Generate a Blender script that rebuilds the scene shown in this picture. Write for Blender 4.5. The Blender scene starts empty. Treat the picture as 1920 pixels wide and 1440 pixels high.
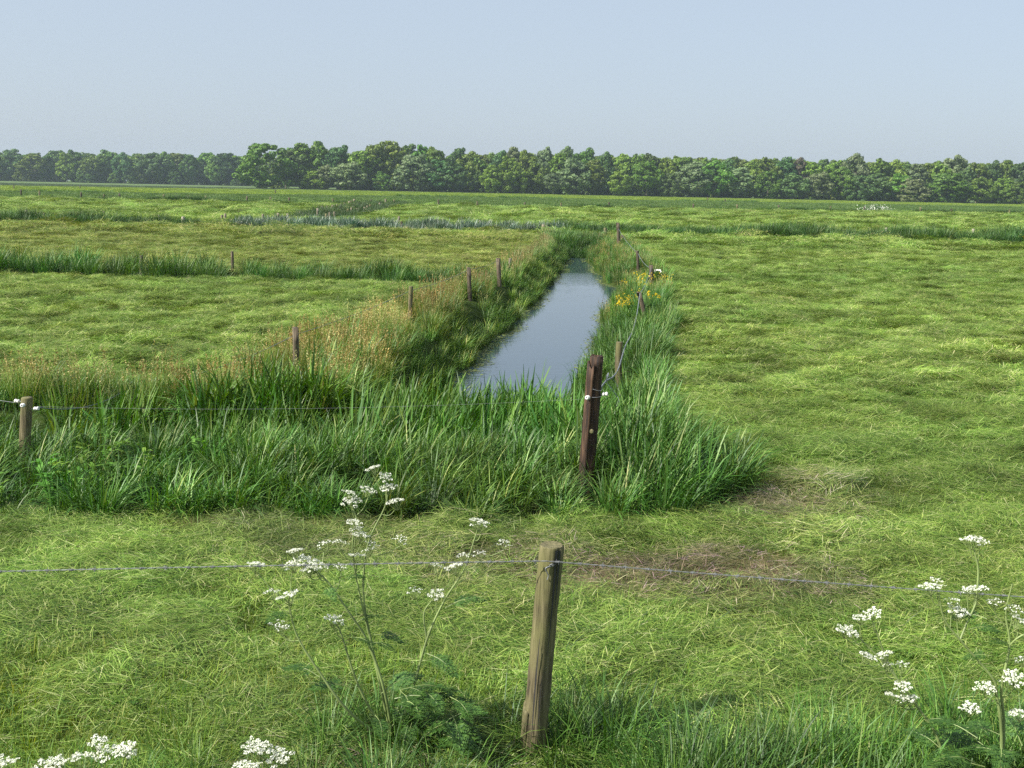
import bpy, math, random
import numpy as np
from mathutils import Matrix, Vector
random.seed(7)
R = np.random.default_rng(11)
S = bpy.context.scene
DENOISE = False
COL = S.collection

# ------------------------------------------------------------------ camera
F = 2000.0; CAM_H = 3.0
ROLL = math.radians(1.2); PITCH = math.atan((720 - 349) / F)
AX = np.array([1.0, 0, 0]); AU = np.array([0, math.sin(PITCH), math.cos(PITCH)]); AF = np.array([0, math.cos(PITCH), -math.sin(PITCH)])
CX = math.cos(ROLL) * AX + math.sin(ROLL) * AU
CY = -math.sin(ROLL) * AX + math.cos(ROLL) * AU
EYE = np.array([0, 0, CAM_H])

def ray(px, py):
    return AF + (px - 960) / F * CX - (py - 720) / F * CY
def at(px, py, d):                      # the point seen at a pixel of the photograph at ground distance d
    v = ray(px, py); return EYE + v * (d / v[1])
def gp(px, py, z=0.0):                  # the point of the level z seen at a pixel
    v = ray(px, py); return EYE + v * ((z - CAM_H) / v[2])

cam = bpy.data.cameras.new('camera'); co = bpy.data.objects.new('camera', cam); COL.objects.link(co)
cam.sensor_width = 36; cam.lens = 36 * F / 1920; cam.clip_start = 0.05; cam.clip_end = 6000
M = Matrix.Identity(4)
for i in range(3):
    M[i][0] = CX[i]; M[i][1] = CY[i]; M[i][2] = -AF[i]; M[i][3] = EYE[i]
co.matrix_world = M; S.camera = co

# ------------------------------------------------------------------ light
SUN_EL = math.radians(42); SUN_AZ = math.radians(-117)      # azimuth from +Y towards +X: left and a little behind
sd = np.array([math.sin(SUN_AZ) * math.cos(SUN_EL), math.cos(SUN_AZ) * math.cos(SUN_EL), math.sin(SUN_EL)])
w = bpy.data.worlds.new('World'); S.world = w; w.use_nodes = True
nt = w.node_tree; nt.nodes.clear()
sky = nt.nodes.new('ShaderNodeTexSky'); sky.sky_type = 'NISHITA'; sky.sun_disc = False
sky.sun_elevation = SUN_EL; sky.sun_rotation = SUN_AZ
sky.air_density = 1.0; sky.dust_density = 2.6; sky.ozone_density = 2.2; sky.altitude = 0
bg = nt.nodes.new('ShaderNodeBackground'); bg.inputs[1].default_value = 0.13
ow = nt.nodes.new('ShaderNodeOutputWorld')
vl = nt.nodes.new('ShaderNodeMix'); vl.data_type = 'RGBA'; vl.inputs[0].default_value = .80; vl.inputs[7].default_value = (2.25, 2.60, 3.04, 1)   # high thin veil of cloud
nt.links.new(sky.outputs[0], vl.inputs[6]); nt.links.new(vl.outputs[2], bg.inputs[0]); nt.links.new(bg.outputs[0], ow.inputs[0])
sl = bpy.data.lights.new('sun', 'SUN'); sl.energy = 4.7; sl.angle = math.radians(0.55); sl.color = (1.0, 0.95, 0.86)
so = bpy.data.objects.new('sun', sl); COL.objects.link(so)
so.rotation_euler = Vector(sd).to_track_quat('Z', 'Y').to_euler(); so.location = (-40, -20, 60)

S.view_settings.view_transform = 'Standard'; S.view_settings.look = 'None'
S.view_settings.exposure = 0.87; S.view_settings.gamma = 1.0
c = S.cycles
c.use_denoising = DENOISE; c.max_bounces = 6; c.diffuse_bounces = 3; c.glossy_bounces = 2; c.transmission_bounces = 3
c.volume_bounces = 2; c.transparent_max_bounces = 4; c.caustics_reflective = False; c.caustics_refractive = False
c.use_adaptive_sampling = True; c.adaptive_threshold = 0.012

# ------------------------------------------------------------------ helpers
def tag(o, label, cat=None, group=None, kind=None):
    o['label'] = label
    if cat: o['category'] = cat
    if group: o['group'] = group
    if kind: o['kind'] = kind
    return o
def empty(name, loc):
    o = bpy.data.objects.new(name, None); o.empty_display_size = 0.2; COL.objects.link(o); o.location = loc; return o

class MB:                               # collects vertices and faces into one mesh
    def __init__(s): s.v = []; s.f = []; s.m = []; s.n = 0
    def add(s, v, f, mi=0):
        v = np.asarray(v, float).reshape(-1, 3); f = np.asarray(f, int)
        s.v.append(v); s.f.append(f + s.n); s.m.append(np.full(len(f), mi)); s.n += len(v)
    def mesh(s, name, mats, smooth=True):
        me = bpy.data.meshes.new(name)
        v = np.concatenate(s.v) if s.v else np.zeros((0, 3))
        me.vertices.add(len(v)); me.vertices.foreach_set('co', v.astype(np.float32).ravel())
        if s.f:
            tot = np.concatenate([np.full(len(f), f.shape[1]) for f in s.f])
            loops = np.concatenate([f.ravel() for f in s.f])
            me.loops.add(len(loops)); me.loops.foreach_set('vertex_index', loops.astype(np.int32))
            me.polygons.add(len(tot))
            me.polygons.foreach_set('loop_start', np.concatenate([[0], np.cumsum(tot)[:-1]]).astype(np.int32))
            me.polygons.foreach_set('loop_total', tot.astype(np.int32))
            me.polygons.foreach_set('material_index', np.concatenate(s.m).astype(np.int32))
            me.polygons.foreach_set('use_smooth', np.full(len(tot), smooth))
        for m in mats: me.materials.append(m)
        me.update(calc_edges=True); me.validate()
        return me
    def obj(s, name, mats, parent=None, smooth=True, link=True):
        o = bpy.data.objects.new(name, s.mesh(name, mats, smooth))
        if link: COL.objects.link(o)
        if parent: o.parent = parent
        return o

def blades(mb, base, az, L, W, th0, th1, nseg=3, mi=0, twist=None, tipw=0.12):
    """curved grass blades; th = angle from vertical at the foot and at the tip"""
    n = len(base); az = np.broadcast_to(az, n); L = np.broadcast_to(L, n); W = np.broadcast_to(W, n)
    th0 = np.broadcast_to(th0, n); th1 = np.broadcast_to(th1, n)
    p = np.array(base, float); tw = R.uniform(-0.7, 0.7, n) if twist is None else np.broadcast_to(twist, n)
    prof = np.interp(np.linspace(0, 1, nseg + 1), [0, 0.35, 0.7, 1], [0.65, 1.0, 0.8, tipw])
    vs = np.zeros((n, nseg + 1, 2, 3))
    for k in range(nseg + 1):
        t = k / nseg; th = th0 + (th1 - th0) * t ** 1.3
        sidex = -np.sin(az + tw); sidey = np.cos(az + tw)
        hw = (W * prof[k] / 2)[:, None]
        side = np.stack([sidex, sidey, np.zeros(n)], 1) * hw
        vs[:, k, 0] = p - side; vs[:, k, 1] = p + side
        if k < nseg:
            tm = th0 + (th1 - th0) * ((k + .5) / nseg) ** 1.3
            p = p + np.stack([np.sin(tm) * np.cos(az), np.sin(tm) * np.sin(az), np.cos(tm)], 1) * (L / nseg)[:, None]
    q = np.array([[2 * k, 2 * k + 1, 2 * k + 3, 2 * k + 2] for k in range(nseg)])
    f = (np.arange(n)[:, None, None] * (2 * (nseg + 1)) + q[None]).reshape(-1, 4)
    mb.add(vs.reshape(-1, 3), f, mi)
    return p                             # tips

def diamonds(mb, pos, size, mi=0, nrm=None, asp=1.0, jit=1.0):
    """small leaf-sized faces, randomly turned (or facing nrm)"""
    n = len(pos); size = np.broadcast_to(size, n)[:, None]
    nn = R.normal(size=(n, 3)) * jit
    if nrm is not None: nn = nn + nrm
    nn /= np.linalg.norm(nn, axis=1, keepdims=True) + 1e-9
    t = np.cross(nn, R.normal(size=(n, 3))); t /= np.linalg.norm(t, axis=1, keepdims=True) + 1e-9
    b = np.cross(nn, t)
    v = np.stack([pos - t * size, pos + b * size * asp * .6, pos + t * size, pos - b * size * asp * .6], 1)
    mb.add(v.reshape(-1, 3), np.arange(n * 4).reshape(n, 4), mi)

def tube(mb, pts, rad, ns=6, mi=0, cap=True):
    pts = np.asarray(pts, float); n = len(pts); rad = np.broadcast_to(rad, n)
    d = np.gradient(pts, axis=0); d /= np.linalg.norm(d, axis=1, keepdims=True) + 1e-9
    ref = np.array([0, 0, 1.0]) if abs(d[0][2]) < .9 else np.array([1.0, 0, 0])
    vs = []
    a0 = np.cross(d[0], ref); a0 /= np.linalg.norm(a0)
    for i in range(n):
        a = a0 - d[i] * np.dot(a0, d[i]); a /= np.linalg.norm(a) + 1e-9; a0 = a
        b = np.cross(d[i], a); an = np.arange(ns) / ns * 2 * math.pi
        vs.append(pts[i] + rad[i] * (np.cos(an)[:, None] * a + np.sin(an)[:, None] * b))
    f = [[i * ns + j, i * ns + (j + 1) % ns, (i + 1) * ns + (j + 1) % ns, (i + 1) * ns + j] for i in range(n - 1) for j in range(ns)]
    mb.add(np.concatenate(vs), f, mi)
    if cap:
        mb.add(vs[-1], [list(range(ns))], mi); mb.add(vs[0], [list(range(ns))[::-1]], mi)

def smooth(a, b, x):
    t = np.clip((np.asarray(x, float) - a) / (b - a), 0, 1); return t * t * (3 - 2 * t)
def curve(pts, n=24):                   # smooth polyline through points
    pts = np.asarray(pts, float)
    if len(pts) < 3:
        t = np.linspace(0, 1, n)[:, None]; return pts[0] * (1 - t) + pts[-1] * t
    P = np.vstack([2 * pts[0] - pts[1], pts, 2 * pts[-1] - pts[-2]]); out = []
    m = max(2, n // (len(pts) - 1))
    for i in range(1, len(P) - 2):
        for t in np.arange(m) / m:
            a, b, cc, d = P[i - 1], P[i], P[i + 1], P[i + 2]
            out.append(.5 * (2 * b + (cc - a) * t + (2 * a - 5 * b + 4 * cc - d) * t * t + (3 * b - a - 3 * cc + d) * t ** 3))
    out.append(pts[-1]); return np.array(out)

# value noise on numpy arrays
_T = R.random((256, 256))
def vnoise(x, y):
    x = np.asarray(x, float); y = np.asarray(y, float)
    xi = np.floor(x).astype(int); yi = np.floor(y).astype(int); fx = x - xi; fy = y - yi
    fx = fx * fx * (3 - 2 * fx); fy = fy * fy * (3 - 2 * fy)
    g = lambda a, b: _T[a & 255, b & 255]
    return (g(xi, yi) * (1 - fx) + g(xi + 1, yi) * fx) * (1 - fy) + (g(xi, yi + 1) * (1 - fx) + g(xi + 1, yi + 1) * fx) * fy
def fbm(x, y, o=3):
    s = 0; a = .5
    for k in range(o): s = s + a * vnoise(x * 2 ** k + 17.3 * k, y * 2 ** k + 9.1 * k); a *= .5
    return s / (1 - .5 ** o)

# ------------------------------------------------------------------ lie of the land
WY = [13.0, 20.3, 25.6, 30, 35.8, 45, 54, 60]
WL = [-1.6, -1.2, -0.42, .15, .85, 1.8, 2.6, 2.8]
WR = [0.6, 1.25, 2.1, 2.5, 3.15, 3.65, 3.7, 3.6]
def xl(y): return np.interp(y, WY, WL) + .10 * np.sin(np.asarray(y, float) * .95) + .07 * np.sin(np.asarray(y, float) * 2.3 + 1)
def xr(y): return np.interp(y, WY, WR) + .65 * np.exp(-((np.asarray(y, float) - 38.5) / 3.0) ** 2) + .09 * np.sin(np.asarray(y, float) * 1.1 + 2)
WATER_Z = -0.70
FLY = [13, 16.4, 23.8, 28.6, 33.6, 45, 60]; FLX = [-4.1, -3.45, -2.3, -1.2, -.5, 1.0, 2.2]     # left fence line
FRY = [10, 17.3, 25.5, 34.8, 41, 57.5, 70]; FRX = [.9, 1.8, 3.15, 4.45, 4.85, 5.5, 5.9]          # right fence line
def fl(y): return np.interp(y, FLY, FLX)
def fr(y): return np.interp(y, FRY, FRX)
def cross1(x): return 33.6 + 0 * x
def cross2(x): return 70.0 + 0 * x
DD0 = gp(601, 413)[:2]; DD1 = gp(728, 384)[:2]          # ditch between the two rows of posts
def ddist(x, y):
    d = DD1 - DD0; L2 = d @ d
    t = np.clip(((x - DD0[0]) * d[0] + (y - DD0[1]) * d[1]) / L2, 0, 1)
    return np.hypot(x - DD0[0] - t * d[0], y - DD0[1] - t * d[1])
def gz(x, y):
    x = np.asarray(x, float); y = np.asarray(y, float)
    near = np.exp(-(np.hypot(x, y) / 90) ** 2)
    z = (fbm(x * .35, y * .35) - .5) * .16 * near + (fbm(x * 2.2 + 40, y * 3.2) - .5) * .12 * np.exp(-(y / 70) ** 2) * smooth(7, 13, y) + (fbm(x * 1.3 + 40, y * 1.9) - .5) * .06
    z = z * smooth(3.5, 6.5, y) 
    flat = z
    d = np.maximum(np.maximum(xl(y) - x, x - xr(y)), np.maximum(13.2 - y, y - 57.5))
    z = np.where(d < 0, -0.7 - .45 * smooth(0, .8, -d), -0.7 * (1 - smooth(0, 1.15, d)) + z * smooth(.3, 1.3, d))
    a = np.abs(y - 12.4 - .12 * np.sin(x)); m = smooth(1.5, .3, x)
    z = z - .55 * (1 - smooth(.25, 1.25, a)) * m * smooth(0, 1.3, d)
    a = np.abs(y - cross1(x)); z = np.where(d > 0.5, z - .7 * (1 - smooth(.3, 1.1, a)) * smooth(-.2, -1.4, x), z)
    a = np.abs(y - cross2(x)); z = z - .6 * (1 - smooth(.4, 1.6, a))
    z = z - .5 * (1 - smooth(.4, 1.8, ddist(x, y)))
    return z

# zones
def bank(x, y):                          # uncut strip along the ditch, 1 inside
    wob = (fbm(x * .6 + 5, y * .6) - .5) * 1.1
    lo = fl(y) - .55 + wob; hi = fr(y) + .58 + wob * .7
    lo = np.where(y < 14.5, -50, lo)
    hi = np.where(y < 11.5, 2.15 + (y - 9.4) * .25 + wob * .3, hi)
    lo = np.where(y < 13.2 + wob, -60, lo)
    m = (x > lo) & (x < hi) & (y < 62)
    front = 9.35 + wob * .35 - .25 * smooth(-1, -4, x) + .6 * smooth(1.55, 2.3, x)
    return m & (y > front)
POSTS = []
for px, py in [(556, 708), (769, 604), (881, 565), (937, 533), (1163, 705), (1208, 594), (1221, 531), (1197, 504), (1160, 461), (1098, 925), (46, 868), (265, 512), (436, 512)]:
    POSTS.append(gp(px, py)[:2])
def clear(x, y):                         # trodden spots at the foot of the posts
    k = np.ones(len(x), bool)
    for p in POSTS:
        L_ = .35 + .085 * p[1]; fx = p[0] * (y / p[1])
        k &= ~((np.abs(x - fx) < np.where(p[1] < 12, .20, .34)) & (y < p[1] + .15) & (y > p[1] - L_))
    return k
def water(x, y, pad=0): return (x > xl(y) - pad) & (x < xr(y) + pad) & (y > 13.2) & (y < 57.5)
def nearfield(x, y): return ~bank(x, y)
FARX = [-200, -68, -20, 2.5, 85, 250]; FARY = [128, 140, 146, 153, 185, 250]   # the far fence line
def farline(x): return np.interp(x, FARX, FARY)
def bare(x, y):                          # worn brown ground before the uncut grass
    n = fbm(x * 1.1 + 3, y * 1.6 + 8)
    b = np.exp(-((y - 8.25 + .08 * x) / .50) ** 2) * (.25 + .75 * smooth(-1.4, .2, x)) * smooth(-3.2, -1.6, x) * smooth(3.4, 2.0, x)
    b = b + .9 * np.exp(-(((x - 2.65) / .55) ** 2 + ((y - 9.85) / .5) ** 2))
    b = b + .5 * np.exp(-(((x - 3.4) / .6) ** 2 + ((y - 10.6) / .4) ** 2))
    b = b + .5 * np.exp(-((y - 9.1) / .18) ** 2) * smooth(-3.4, -2.6, x) * smooth(-.2, -1.0, x)
    b = b + .75 * np.exp(-((y - 4.9) / .28) ** 2) * smooth(-1.6, -.9, x) * smooth(.7, .1, x)
    return np.clip(b * smooth(.20, .44, n) * 1.25, 0, 1)

# ------------------------------------------------------------------ materials
def mat(name):
    m = bpy.data.materials.new(name); m.use_nodes = True; m.node_tree.nodes.clear()
    return m, m.node_tree.nodes, m.node_tree.links
def ramp(N, stops):
    r = N.new('ShaderNodeValToRGB'); e = r.color_ramp.elements
    while len(e) > 1: e.remove(e[-1])
    e[0].position = stops[0][0]; e[0].color = (*stops[0][1], 1)
    for p, cc in stops[1:]:
        k = e.new(p); k.color = (*cc, 1)
    return r
def leafmat(name, stops, trans=.35, gloss=.025, rough=.55, tint=True, noise=.35, nscale=.6, objvar=0.0):
    m, N, L = mat(name)
    g = N.new('ShaderNodeNewGeometry'); r = ramp(N, stops); L.new(g.outputs['Random Per Island'], r.inputs[0])
    col = r.outputs[0]
    nz = N.new('ShaderNodeTexNoise'); nz.inputs['Scale'].default_value = nscale; nz.inputs['Detail'].default_value = 3
    L.new(g.outputs['Position'], nz.inputs['Vector'])
    mr = N.new('ShaderNodeMapRange'); mr.inputs[1].default_value = .3; mr.inputs[2].default_value = .7
    mr.inputs[3].default_value = 1 - noise; mr.inputs[4].default_value = 1 + noise; L.new(nz.outputs[0], mr.inputs[0])
    hs = N.new('ShaderNodeHueSaturation'); L.new(mr.outputs[0], hs.inputs['Value']); L.new(col, hs.inputs['Color'])
    if objvar:
        oi = N.new('ShaderNodeObjectInfo'); h = N.new('ShaderNodeMapRange'); L.new(oi.outputs['Random'], h.inputs[0])
        h.inputs[3].default_value = .5 - objvar * .03; h.inputs[4].default_value = .5 + objvar * .025
        L.new(h.outputs[0], hs.inputs['Hue'])
        wn = N.new('ShaderNodeMath'); wn.operation = 'FRACT'; w2 = N.new('ShaderNodeMath'); w2.operation = 'MULTIPLY'; w2.inputs[1].default_value = 17.7
        L.new(oi.outputs['Random'], w2.inputs[0]); L.new(w2.outputs[0], wn.inputs[0])
        v = N.new('ShaderNodeMapRange'); L.new(wn.outputs[0], v.inputs[0]); v.inputs[3].default_value = 1 - objvar * .35; v.inputs[4].default_value = 1 + objvar * .35
        mu = N.new('ShaderNodeMath'); mu.operation = 'MULTIPLY'; L.new(v.outputs[0], mu.inputs[0]); L.new(mr.outputs[0], mu.inputs[1]); L.new(mu.outputs[0], hs.inputs['Value'])
    col = hs.outputs[0]
    if tint:
        a = N.new('ShaderNodeAttribute'); a.attribute_type = 'INSTANCER'; a.attribute_name = 'tint'
        mx = N.new('ShaderNodeMix'); mx.data_type = 'RGBA'; mx.blend_type = 'MULTIPLY'; mx.inputs[0].default_value = 1
        L.new(col, mx.inputs[6]); L.new(a.outputs['Color'], mx.inputs[7]); col = mx.outputs[2]
    d = N.new('ShaderNodeBsdfDiffuse'); t = N.new('ShaderNodeBsdfTranslucent'); L.new(col, d.inputs[0])
    th = N.new('ShaderNodeHueSaturation'); th.inputs['Saturation'].default_value = 1.15; th.inputs['Hue'].default_value = .485; L.new(col, th.inputs['Color']); L.new(th.outputs[0], t.inputs[0])
    m1 = N.new('ShaderNodeMixShader'); m1.inputs[0].default_value = trans; L.new(d.outputs[0], m1.inputs[1]); L.new(t.outputs[0], m1.inputs[2])
    gl = N.new('ShaderNodeBsdfGlossy'); gl.inputs['Roughness'].default_value = rough; gl.inputs[0].default_value = (1, 1, 1, 1)
    m2 = N.new('ShaderNodeMixShader'); m2.inputs[0].default_value = gloss; L.new(m1.outputs[0], m2.inputs[1]); L.new(gl.outputs[0], m2.inputs[2])
    o = N.new('ShaderNodeOutputMaterial'); L.new(m2.outputs[0], o.inputs[0])
    return m

m_hay = leafmat('mown_grass', [(0, (.020, .062, .010)), (.25, (.082, .176, .021)), (.6, (.192, .306, .044)), (.88, (.33, .42, .095)), (1, (.56, .55, .28))], trans=.2, gloss=.03, noise=.25, nscale=.8)
m_stub = leafmat('stubble_grass', [(0, (.045, .115, .010)), (.6, (.155, .255, .030)), (1, (.29, .35, .07))], trans=.35, gloss=.02, noise=.25)
m_tall = leafmat('tall_grass', [(0, (.026, .08, .010)), (.5, (.056, .148, .019)), (.92, (.112, .228, .032)), (1, (.25, .31, .09))], trans=.24, gloss=.035, noise=.25, nscale=1.2)
m_reed = leafmat('reed_leaf', [(0, (.030, .092, .011)), (.5, (.064, .165, .020)), (.9, (.125, .24, .036)), (1, (.24, .33, .10))], trans=.26, gloss=.025, rough=.5, noise=.2, nscale=1.2)
m_blue = leafmat('blue_reed', [(0, (.05, .11, .055)), (.6, (.085, .155, .09)), (1, (.14, .21, .13))], trans=.25, gloss=.09, noise=.25)
m_bankg = leafmat('bank_grass', [(0, (.09, .18, .02)), (.5, (.15, .24, .035)), (.8, (.25, .28, .07)), (1, (.38, .34, .14))], trans=.35, gloss=.03, noise=.25)
m_sorrel = leafmat('sorrel_seed', [(0, (.22, .12, .045)), (.35, (.29, .20, .08)), (1, (.38, .31, .15))], trans=.25, gloss=.01)
m_straw = leafmat('seed_head', [(0, (.30, .24, .09)), (1, (.46, .38, .18))], trans=.3, gloss=.02)
m_yellow = leafmat('yellow_petal', [(0, (.75, .52, .01)), (1, (.90, .70, .03))], trans=.3, gloss=.02, noise=.1)
m_white = leafmat('white_petal', [(0, (.60, .64, .46)), (.35, (.76, .78, .66)), (1, (.83, .83, .77))], trans=.3, gloss=.02, tint=False, noise=.05)
m_ustem = leafmat('parsley_stem', [(0, (.17, .24, .07)), (1, (.24, .30, .11))], trans=.1, gloss=.04, tint=False, noise=.3, nscale=6)
m_fern = leafmat('parsley_leaf', [(0, (.035, .10, .014)), (.6, (.066, .16, .022)), (1, (.115, .22, .036))], trans=.35, gloss=.04, tint=False, noise=.25, nscale=4)
m_broad = leafmat('broad_leaf', [(0, (.07, .16, .018)), (.7, (.12, .24, .03)), (1, (.20, .32, .06))], trans=.35, gloss=.025, noise=.2)
T_BASE = dict(trans=.22, gloss=.02, tint=False, noise=.22, nscale=.35, objvar=1.0)
m_tree = [leafmat('tree_leaf_mid', [(0, (.062, .138, .014)), (.6, (.108, .21, .02)), (1, (.165, .265, .036))], **T_BASE),
          leafmat('tree_leaf_bright', [(0, (.07, .145, .014)), (.6, (.11, .20, .02)), (1, (.15, .235, .035))], **T_BASE),
          leafmat('tree_leaf_dark', [(0, (0.046, 0.098, 0.026)), (.6, (0.072, 0.143, 0.036)), (1, (0.104, 0.182, 0.052))], **T_BASE),
          leafmat('tree_leaf_pale', [(0, (.10, .15, .06)), (.6, (.14, .19, .075)), (1, (.19, .23, .11))], **T_BASE),
          leafmat('tree_leaf_copper', [(0, (.055, .055, .035)), (.6, (.08, .075, .045)), (1, (.11, .10, .06))], **T_BASE)]
m_forest = leafmat('forest_leaf', [(0, (.06, .117, .016)), (.6, (.10, .17, .024)), (1, (.15, .215, .036))], **T_BASE)

def woodmat(name, c0, c1, c2, sc=1.0, moss=0.0, bump=.5):
    m, N, L = mat(name)
    tc = N.new('ShaderNodeTexCoord'); mp = N.new('ShaderNodeMapping'); mp.inputs['Scale'].default_value = (26 * sc, 26 * sc, 1.7 * sc)
    L.new(tc.outputs['Object'], mp.inputs[0])
    n = N.new('ShaderNodeTexNoise'); n.inputs['Scale'].default_value = 1.6; n.inputs['Detail'].default_value = 6; n.inputs['Roughness'].default_value = .62; L.new(mp.outputs[0], n.inputs[0])
    r = ramp(N, [(.28, c0), (.5, c1), (.72, c2)]); L.new(n.outputs[0], r.inputs[0]); col = r.outputs[0]
    mpc = N.new('ShaderNodeMapping'); mpc.inputs['Scale'].default_value = (34 * sc, 34 * sc, .9 * sc); L.new(tc.outputs['Object'], mpc.inputs[0])
    nc = N.new('ShaderNodeTexNoise'); nc.inputs['Scale'].default_value = 1.3; nc.inputs['Detail'].default_value = 3; L.new(mpc.outputs[0], nc.inputs[0])
    rc = ramp(N, [(.455, (1, 1, 1)), (.49, (.22, .20, .18)), (.505, (.22, .20, .18)), (.54, (1, 1, 1))]); L.new(nc.outputs[0], rc.inputs[0])      # drying cracks along the grain
    mc = N.new('ShaderNodeMix'); mc.data_type = 'RGBA'; mc.blend_type = 'MULTIPLY'; mc.inputs[0].default_value = .8 if sc > .5 else 0; L.new(col, mc.inputs[6]); L.new(rc.outputs[0], mc.inputs[7]); col = mc.outputs[2]
    n2 = N.new('ShaderNodeTexNoise'); n2.inputs['Scale'].default_value = 3.2; n2.inputs['Detail'].default_value = 4; L.new(tc.outputs['Object'], n2.inputs[0])
    oi = N.new('ShaderNodeObjectInfo')
    hs = N.new('ShaderNodeHueSaturation'); v = N.new('ShaderNodeMapRange'); L.new(oi.outputs['Random'], v.inputs[0]); v.inputs[3].default_value = .75; v.inputs[4].default_value = 1.25
    L.new(v.outputs[0], hs.inputs['Value']); L.new(col, hs.inputs['Color']); col = hs.outputs[0]
    if moss:
        mr = N.new('ShaderNodeMapRange'); mr.inputs[1].default_value = .42; mr.inputs[2].default_value = .62; mr.inputs[4].default_value = moss; L.new(n2.outputs[0], mr.inputs[0])
        mx = N.new('ShaderNodeMix'); mx.data_type = 'RGBA'; L.new(mr.outputs[0], mx.inputs[0]); L.new(col, mx.inputs[6]); mx.inputs[7].default_value = (.15, .15, .05, 1); col = mx.outputs[2]
    b = N.new('ShaderNodeBsdfPrincipled'); L.new(col, b.inputs['Base Color']); b.inputs['Roughness'].default_value = .8
    bp = N.new('ShaderNodeBump'); bp.inputs['Strength'].default_value = bump; bp.inputs['Distance'].default_value = .01; L.new(n.outputs[0], bp.inputs['Height']); L.new(bp.outputs[0], b.inputs['Normal'])
    o = N.new('ShaderNodeOutputMaterial'); L.new(b.outputs[0], o.inputs[0]); return m
m_post = woodmat('weathered_wood', (.035, .028, .014), (.12, .10, .05), (.23, .195, .11), moss=.75, bump=.9)
m_creo = woodmat('creosoted_wood', (.008, .005, .004), (.040, .020, .010), (.15, .085, .045), bump=.7)
m_grey = woodmat('grey_wood', (.10, .085, .06), (.25, .21, .15), (.38, .33, .25), moss=.15)
m_darkp = woodmat('dark_wood', (.028, .022, .014), (.085, .066, .040), (.17, .135, .085))
m_palep = woodmat('pale_wood', (.30, .27, .20), (.48, .43, .33), (.62, .56, .46))
m_bark = woodmat('tree_bark', (.05, .042, .03), (.12, .10, .075), (.22, .19, .15), sc=.06, bump=.2)
m_barkp = woodmat('pale_bark', (.16, .14, .11), (.28, .25, .20), (.38, .34, .28), sc=.06, bump=.2)

def plain(name, colr, rough=.5, metal=0.0):
    m, N, L = mat(name); b = N.new('ShaderNodeBsdfPrincipled'); tc = N.new('ShaderNodeTexCoord')
    n = N.new('ShaderNodeTexNoise'); n.inputs['Scale'].default_value = 40; L.new(tc.outputs['Object'], n.inputs[0])
    r = ramp(N, [(.3, tuple(x * .75 for x in colr)), (.7, tuple(min(1, x * 1.15) for x in colr))]); L.new(n.outputs[0], r.inputs[0]); L.new(r.outputs[0], b.inputs['Base Color'])
    b.inputs['Roughness'].default_value = rough; b.inputs['Metallic'].default_value = metal
    o = N.new('ShaderNodeOutputMaterial'); L.new(b.outputs[0], o.inputs[0]); return m
m_wire = plain('galvanised_wire', (.22, .23, .24), .6, .3)
m_cable = plain('braided_wire', (.17, .19, .21), .7, .1)
m_porc = plain('white_porcelain', (.75, .74, .70), .25)
m_hole = plain('dark_core', (.03, .03, .03), .7)
m_scrap = plain('white_scrap', (.78, .76, .72), .6)

# ------------------------------------------------------------------ ground
def axis(fine, lo, hi, step, grow):
    a = [fine[0]]
    x = fine[0]
    while x < fine[1]: x += step; a.append(x)
    s = step
    while a[-1] < hi: s *= grow; a.append(a[-1] + s)
    s = step; b = []
    x = a[0]
    while x > lo: s *= grow; x -= s; b.append(x)
    return np.array(b[::-1] + a)
gx = axis((-9, 9), -780, 780, .11, 1.06)
gy = np.concatenate([axis((3.5, 30), -120, 30, .10, 1.12), []])
yy = [gy[-1]]; s = .11
while yy[-1] < 900:
    fine = abs(yy[-1] - 33.6) < 2.2 or abs(yy[-1] - 70) < 2.5
    s = .16 if fine else min(max(.16, (yy[-1] - 30) * .012), 200)
    if yy[-1] > 200: s = (yy[-1] - 30) * .05
    yy.append(yy[-1] + s)
gy = np.concatenate([gy, yy[1:]])
X, Y = np.meshgrid(gx, gy); Z = gz(X, Y); ny, nx = X.shape
mb = MB()
ii = (np.arange(ny - 1)[:, None] * nx + np.arange(nx - 1)[None]).ravel()
mb.add(np.stack([X, Y, Z], -1).reshape(-1, 3), np.stack([ii, ii + 1, ii + nx + 1, ii + nx], 1))

def ground_colour(x, y):
    n = fbm(x * .5, y * .5); n2 = fbm(x * .06 + 7, y * .10 + 3)
    C = np.zeros(x.shape + (3,))
    hay = np.array([.055, .085, .016]); hay2 = np.array([.10, .13, .03])
    C[:] = hay + (hay2 - hay) * n[..., None]
    midl = (x < 1) & (y > 35) & (y < 69); k = (midl * .7)[..., None]
    C = C * (1 - k) + np.array([.16, .16, .06]) * k
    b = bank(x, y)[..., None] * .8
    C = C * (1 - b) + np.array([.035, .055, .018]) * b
    br = bare(x, y)[..., None]; C = C * (1 - br) + np.array([.19, .14, .09]) * br
    f0 = farline(x)
    k = smooth(0, 1, y - f0)[..., None]; C = C * (1 - k) + (np.array([.125, .20, .042]) * (.9 + .25 * n2[..., None])) * k
    st = np.interp(x, [-300, -89, -11, 100, 250], [190, 205, 268, 300, 330])
    k = (smooth(0, 4, y - st))[..., None]; C = C * (1 - k) + np.array([.245, .33, .04]) * k
    en = np.interp(x, [-300, -139, -70, 0, 200], [285, 305, 385, 405, 405])
    k = smooth(0, 10, y - en)[..., None]; C = C * (1 - k) + np.array([.10, .145, .06]) * k
    return C
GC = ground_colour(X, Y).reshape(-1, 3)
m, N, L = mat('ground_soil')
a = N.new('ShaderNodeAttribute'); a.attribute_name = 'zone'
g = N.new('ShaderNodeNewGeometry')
n1 = N.new('ShaderNodeTexNoise'); n1.inputs['Scale'].default_value = 9; n1.inputs['Detail'].default_value = 8; n1.inputs['Roughness'].default_value = .7
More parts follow.
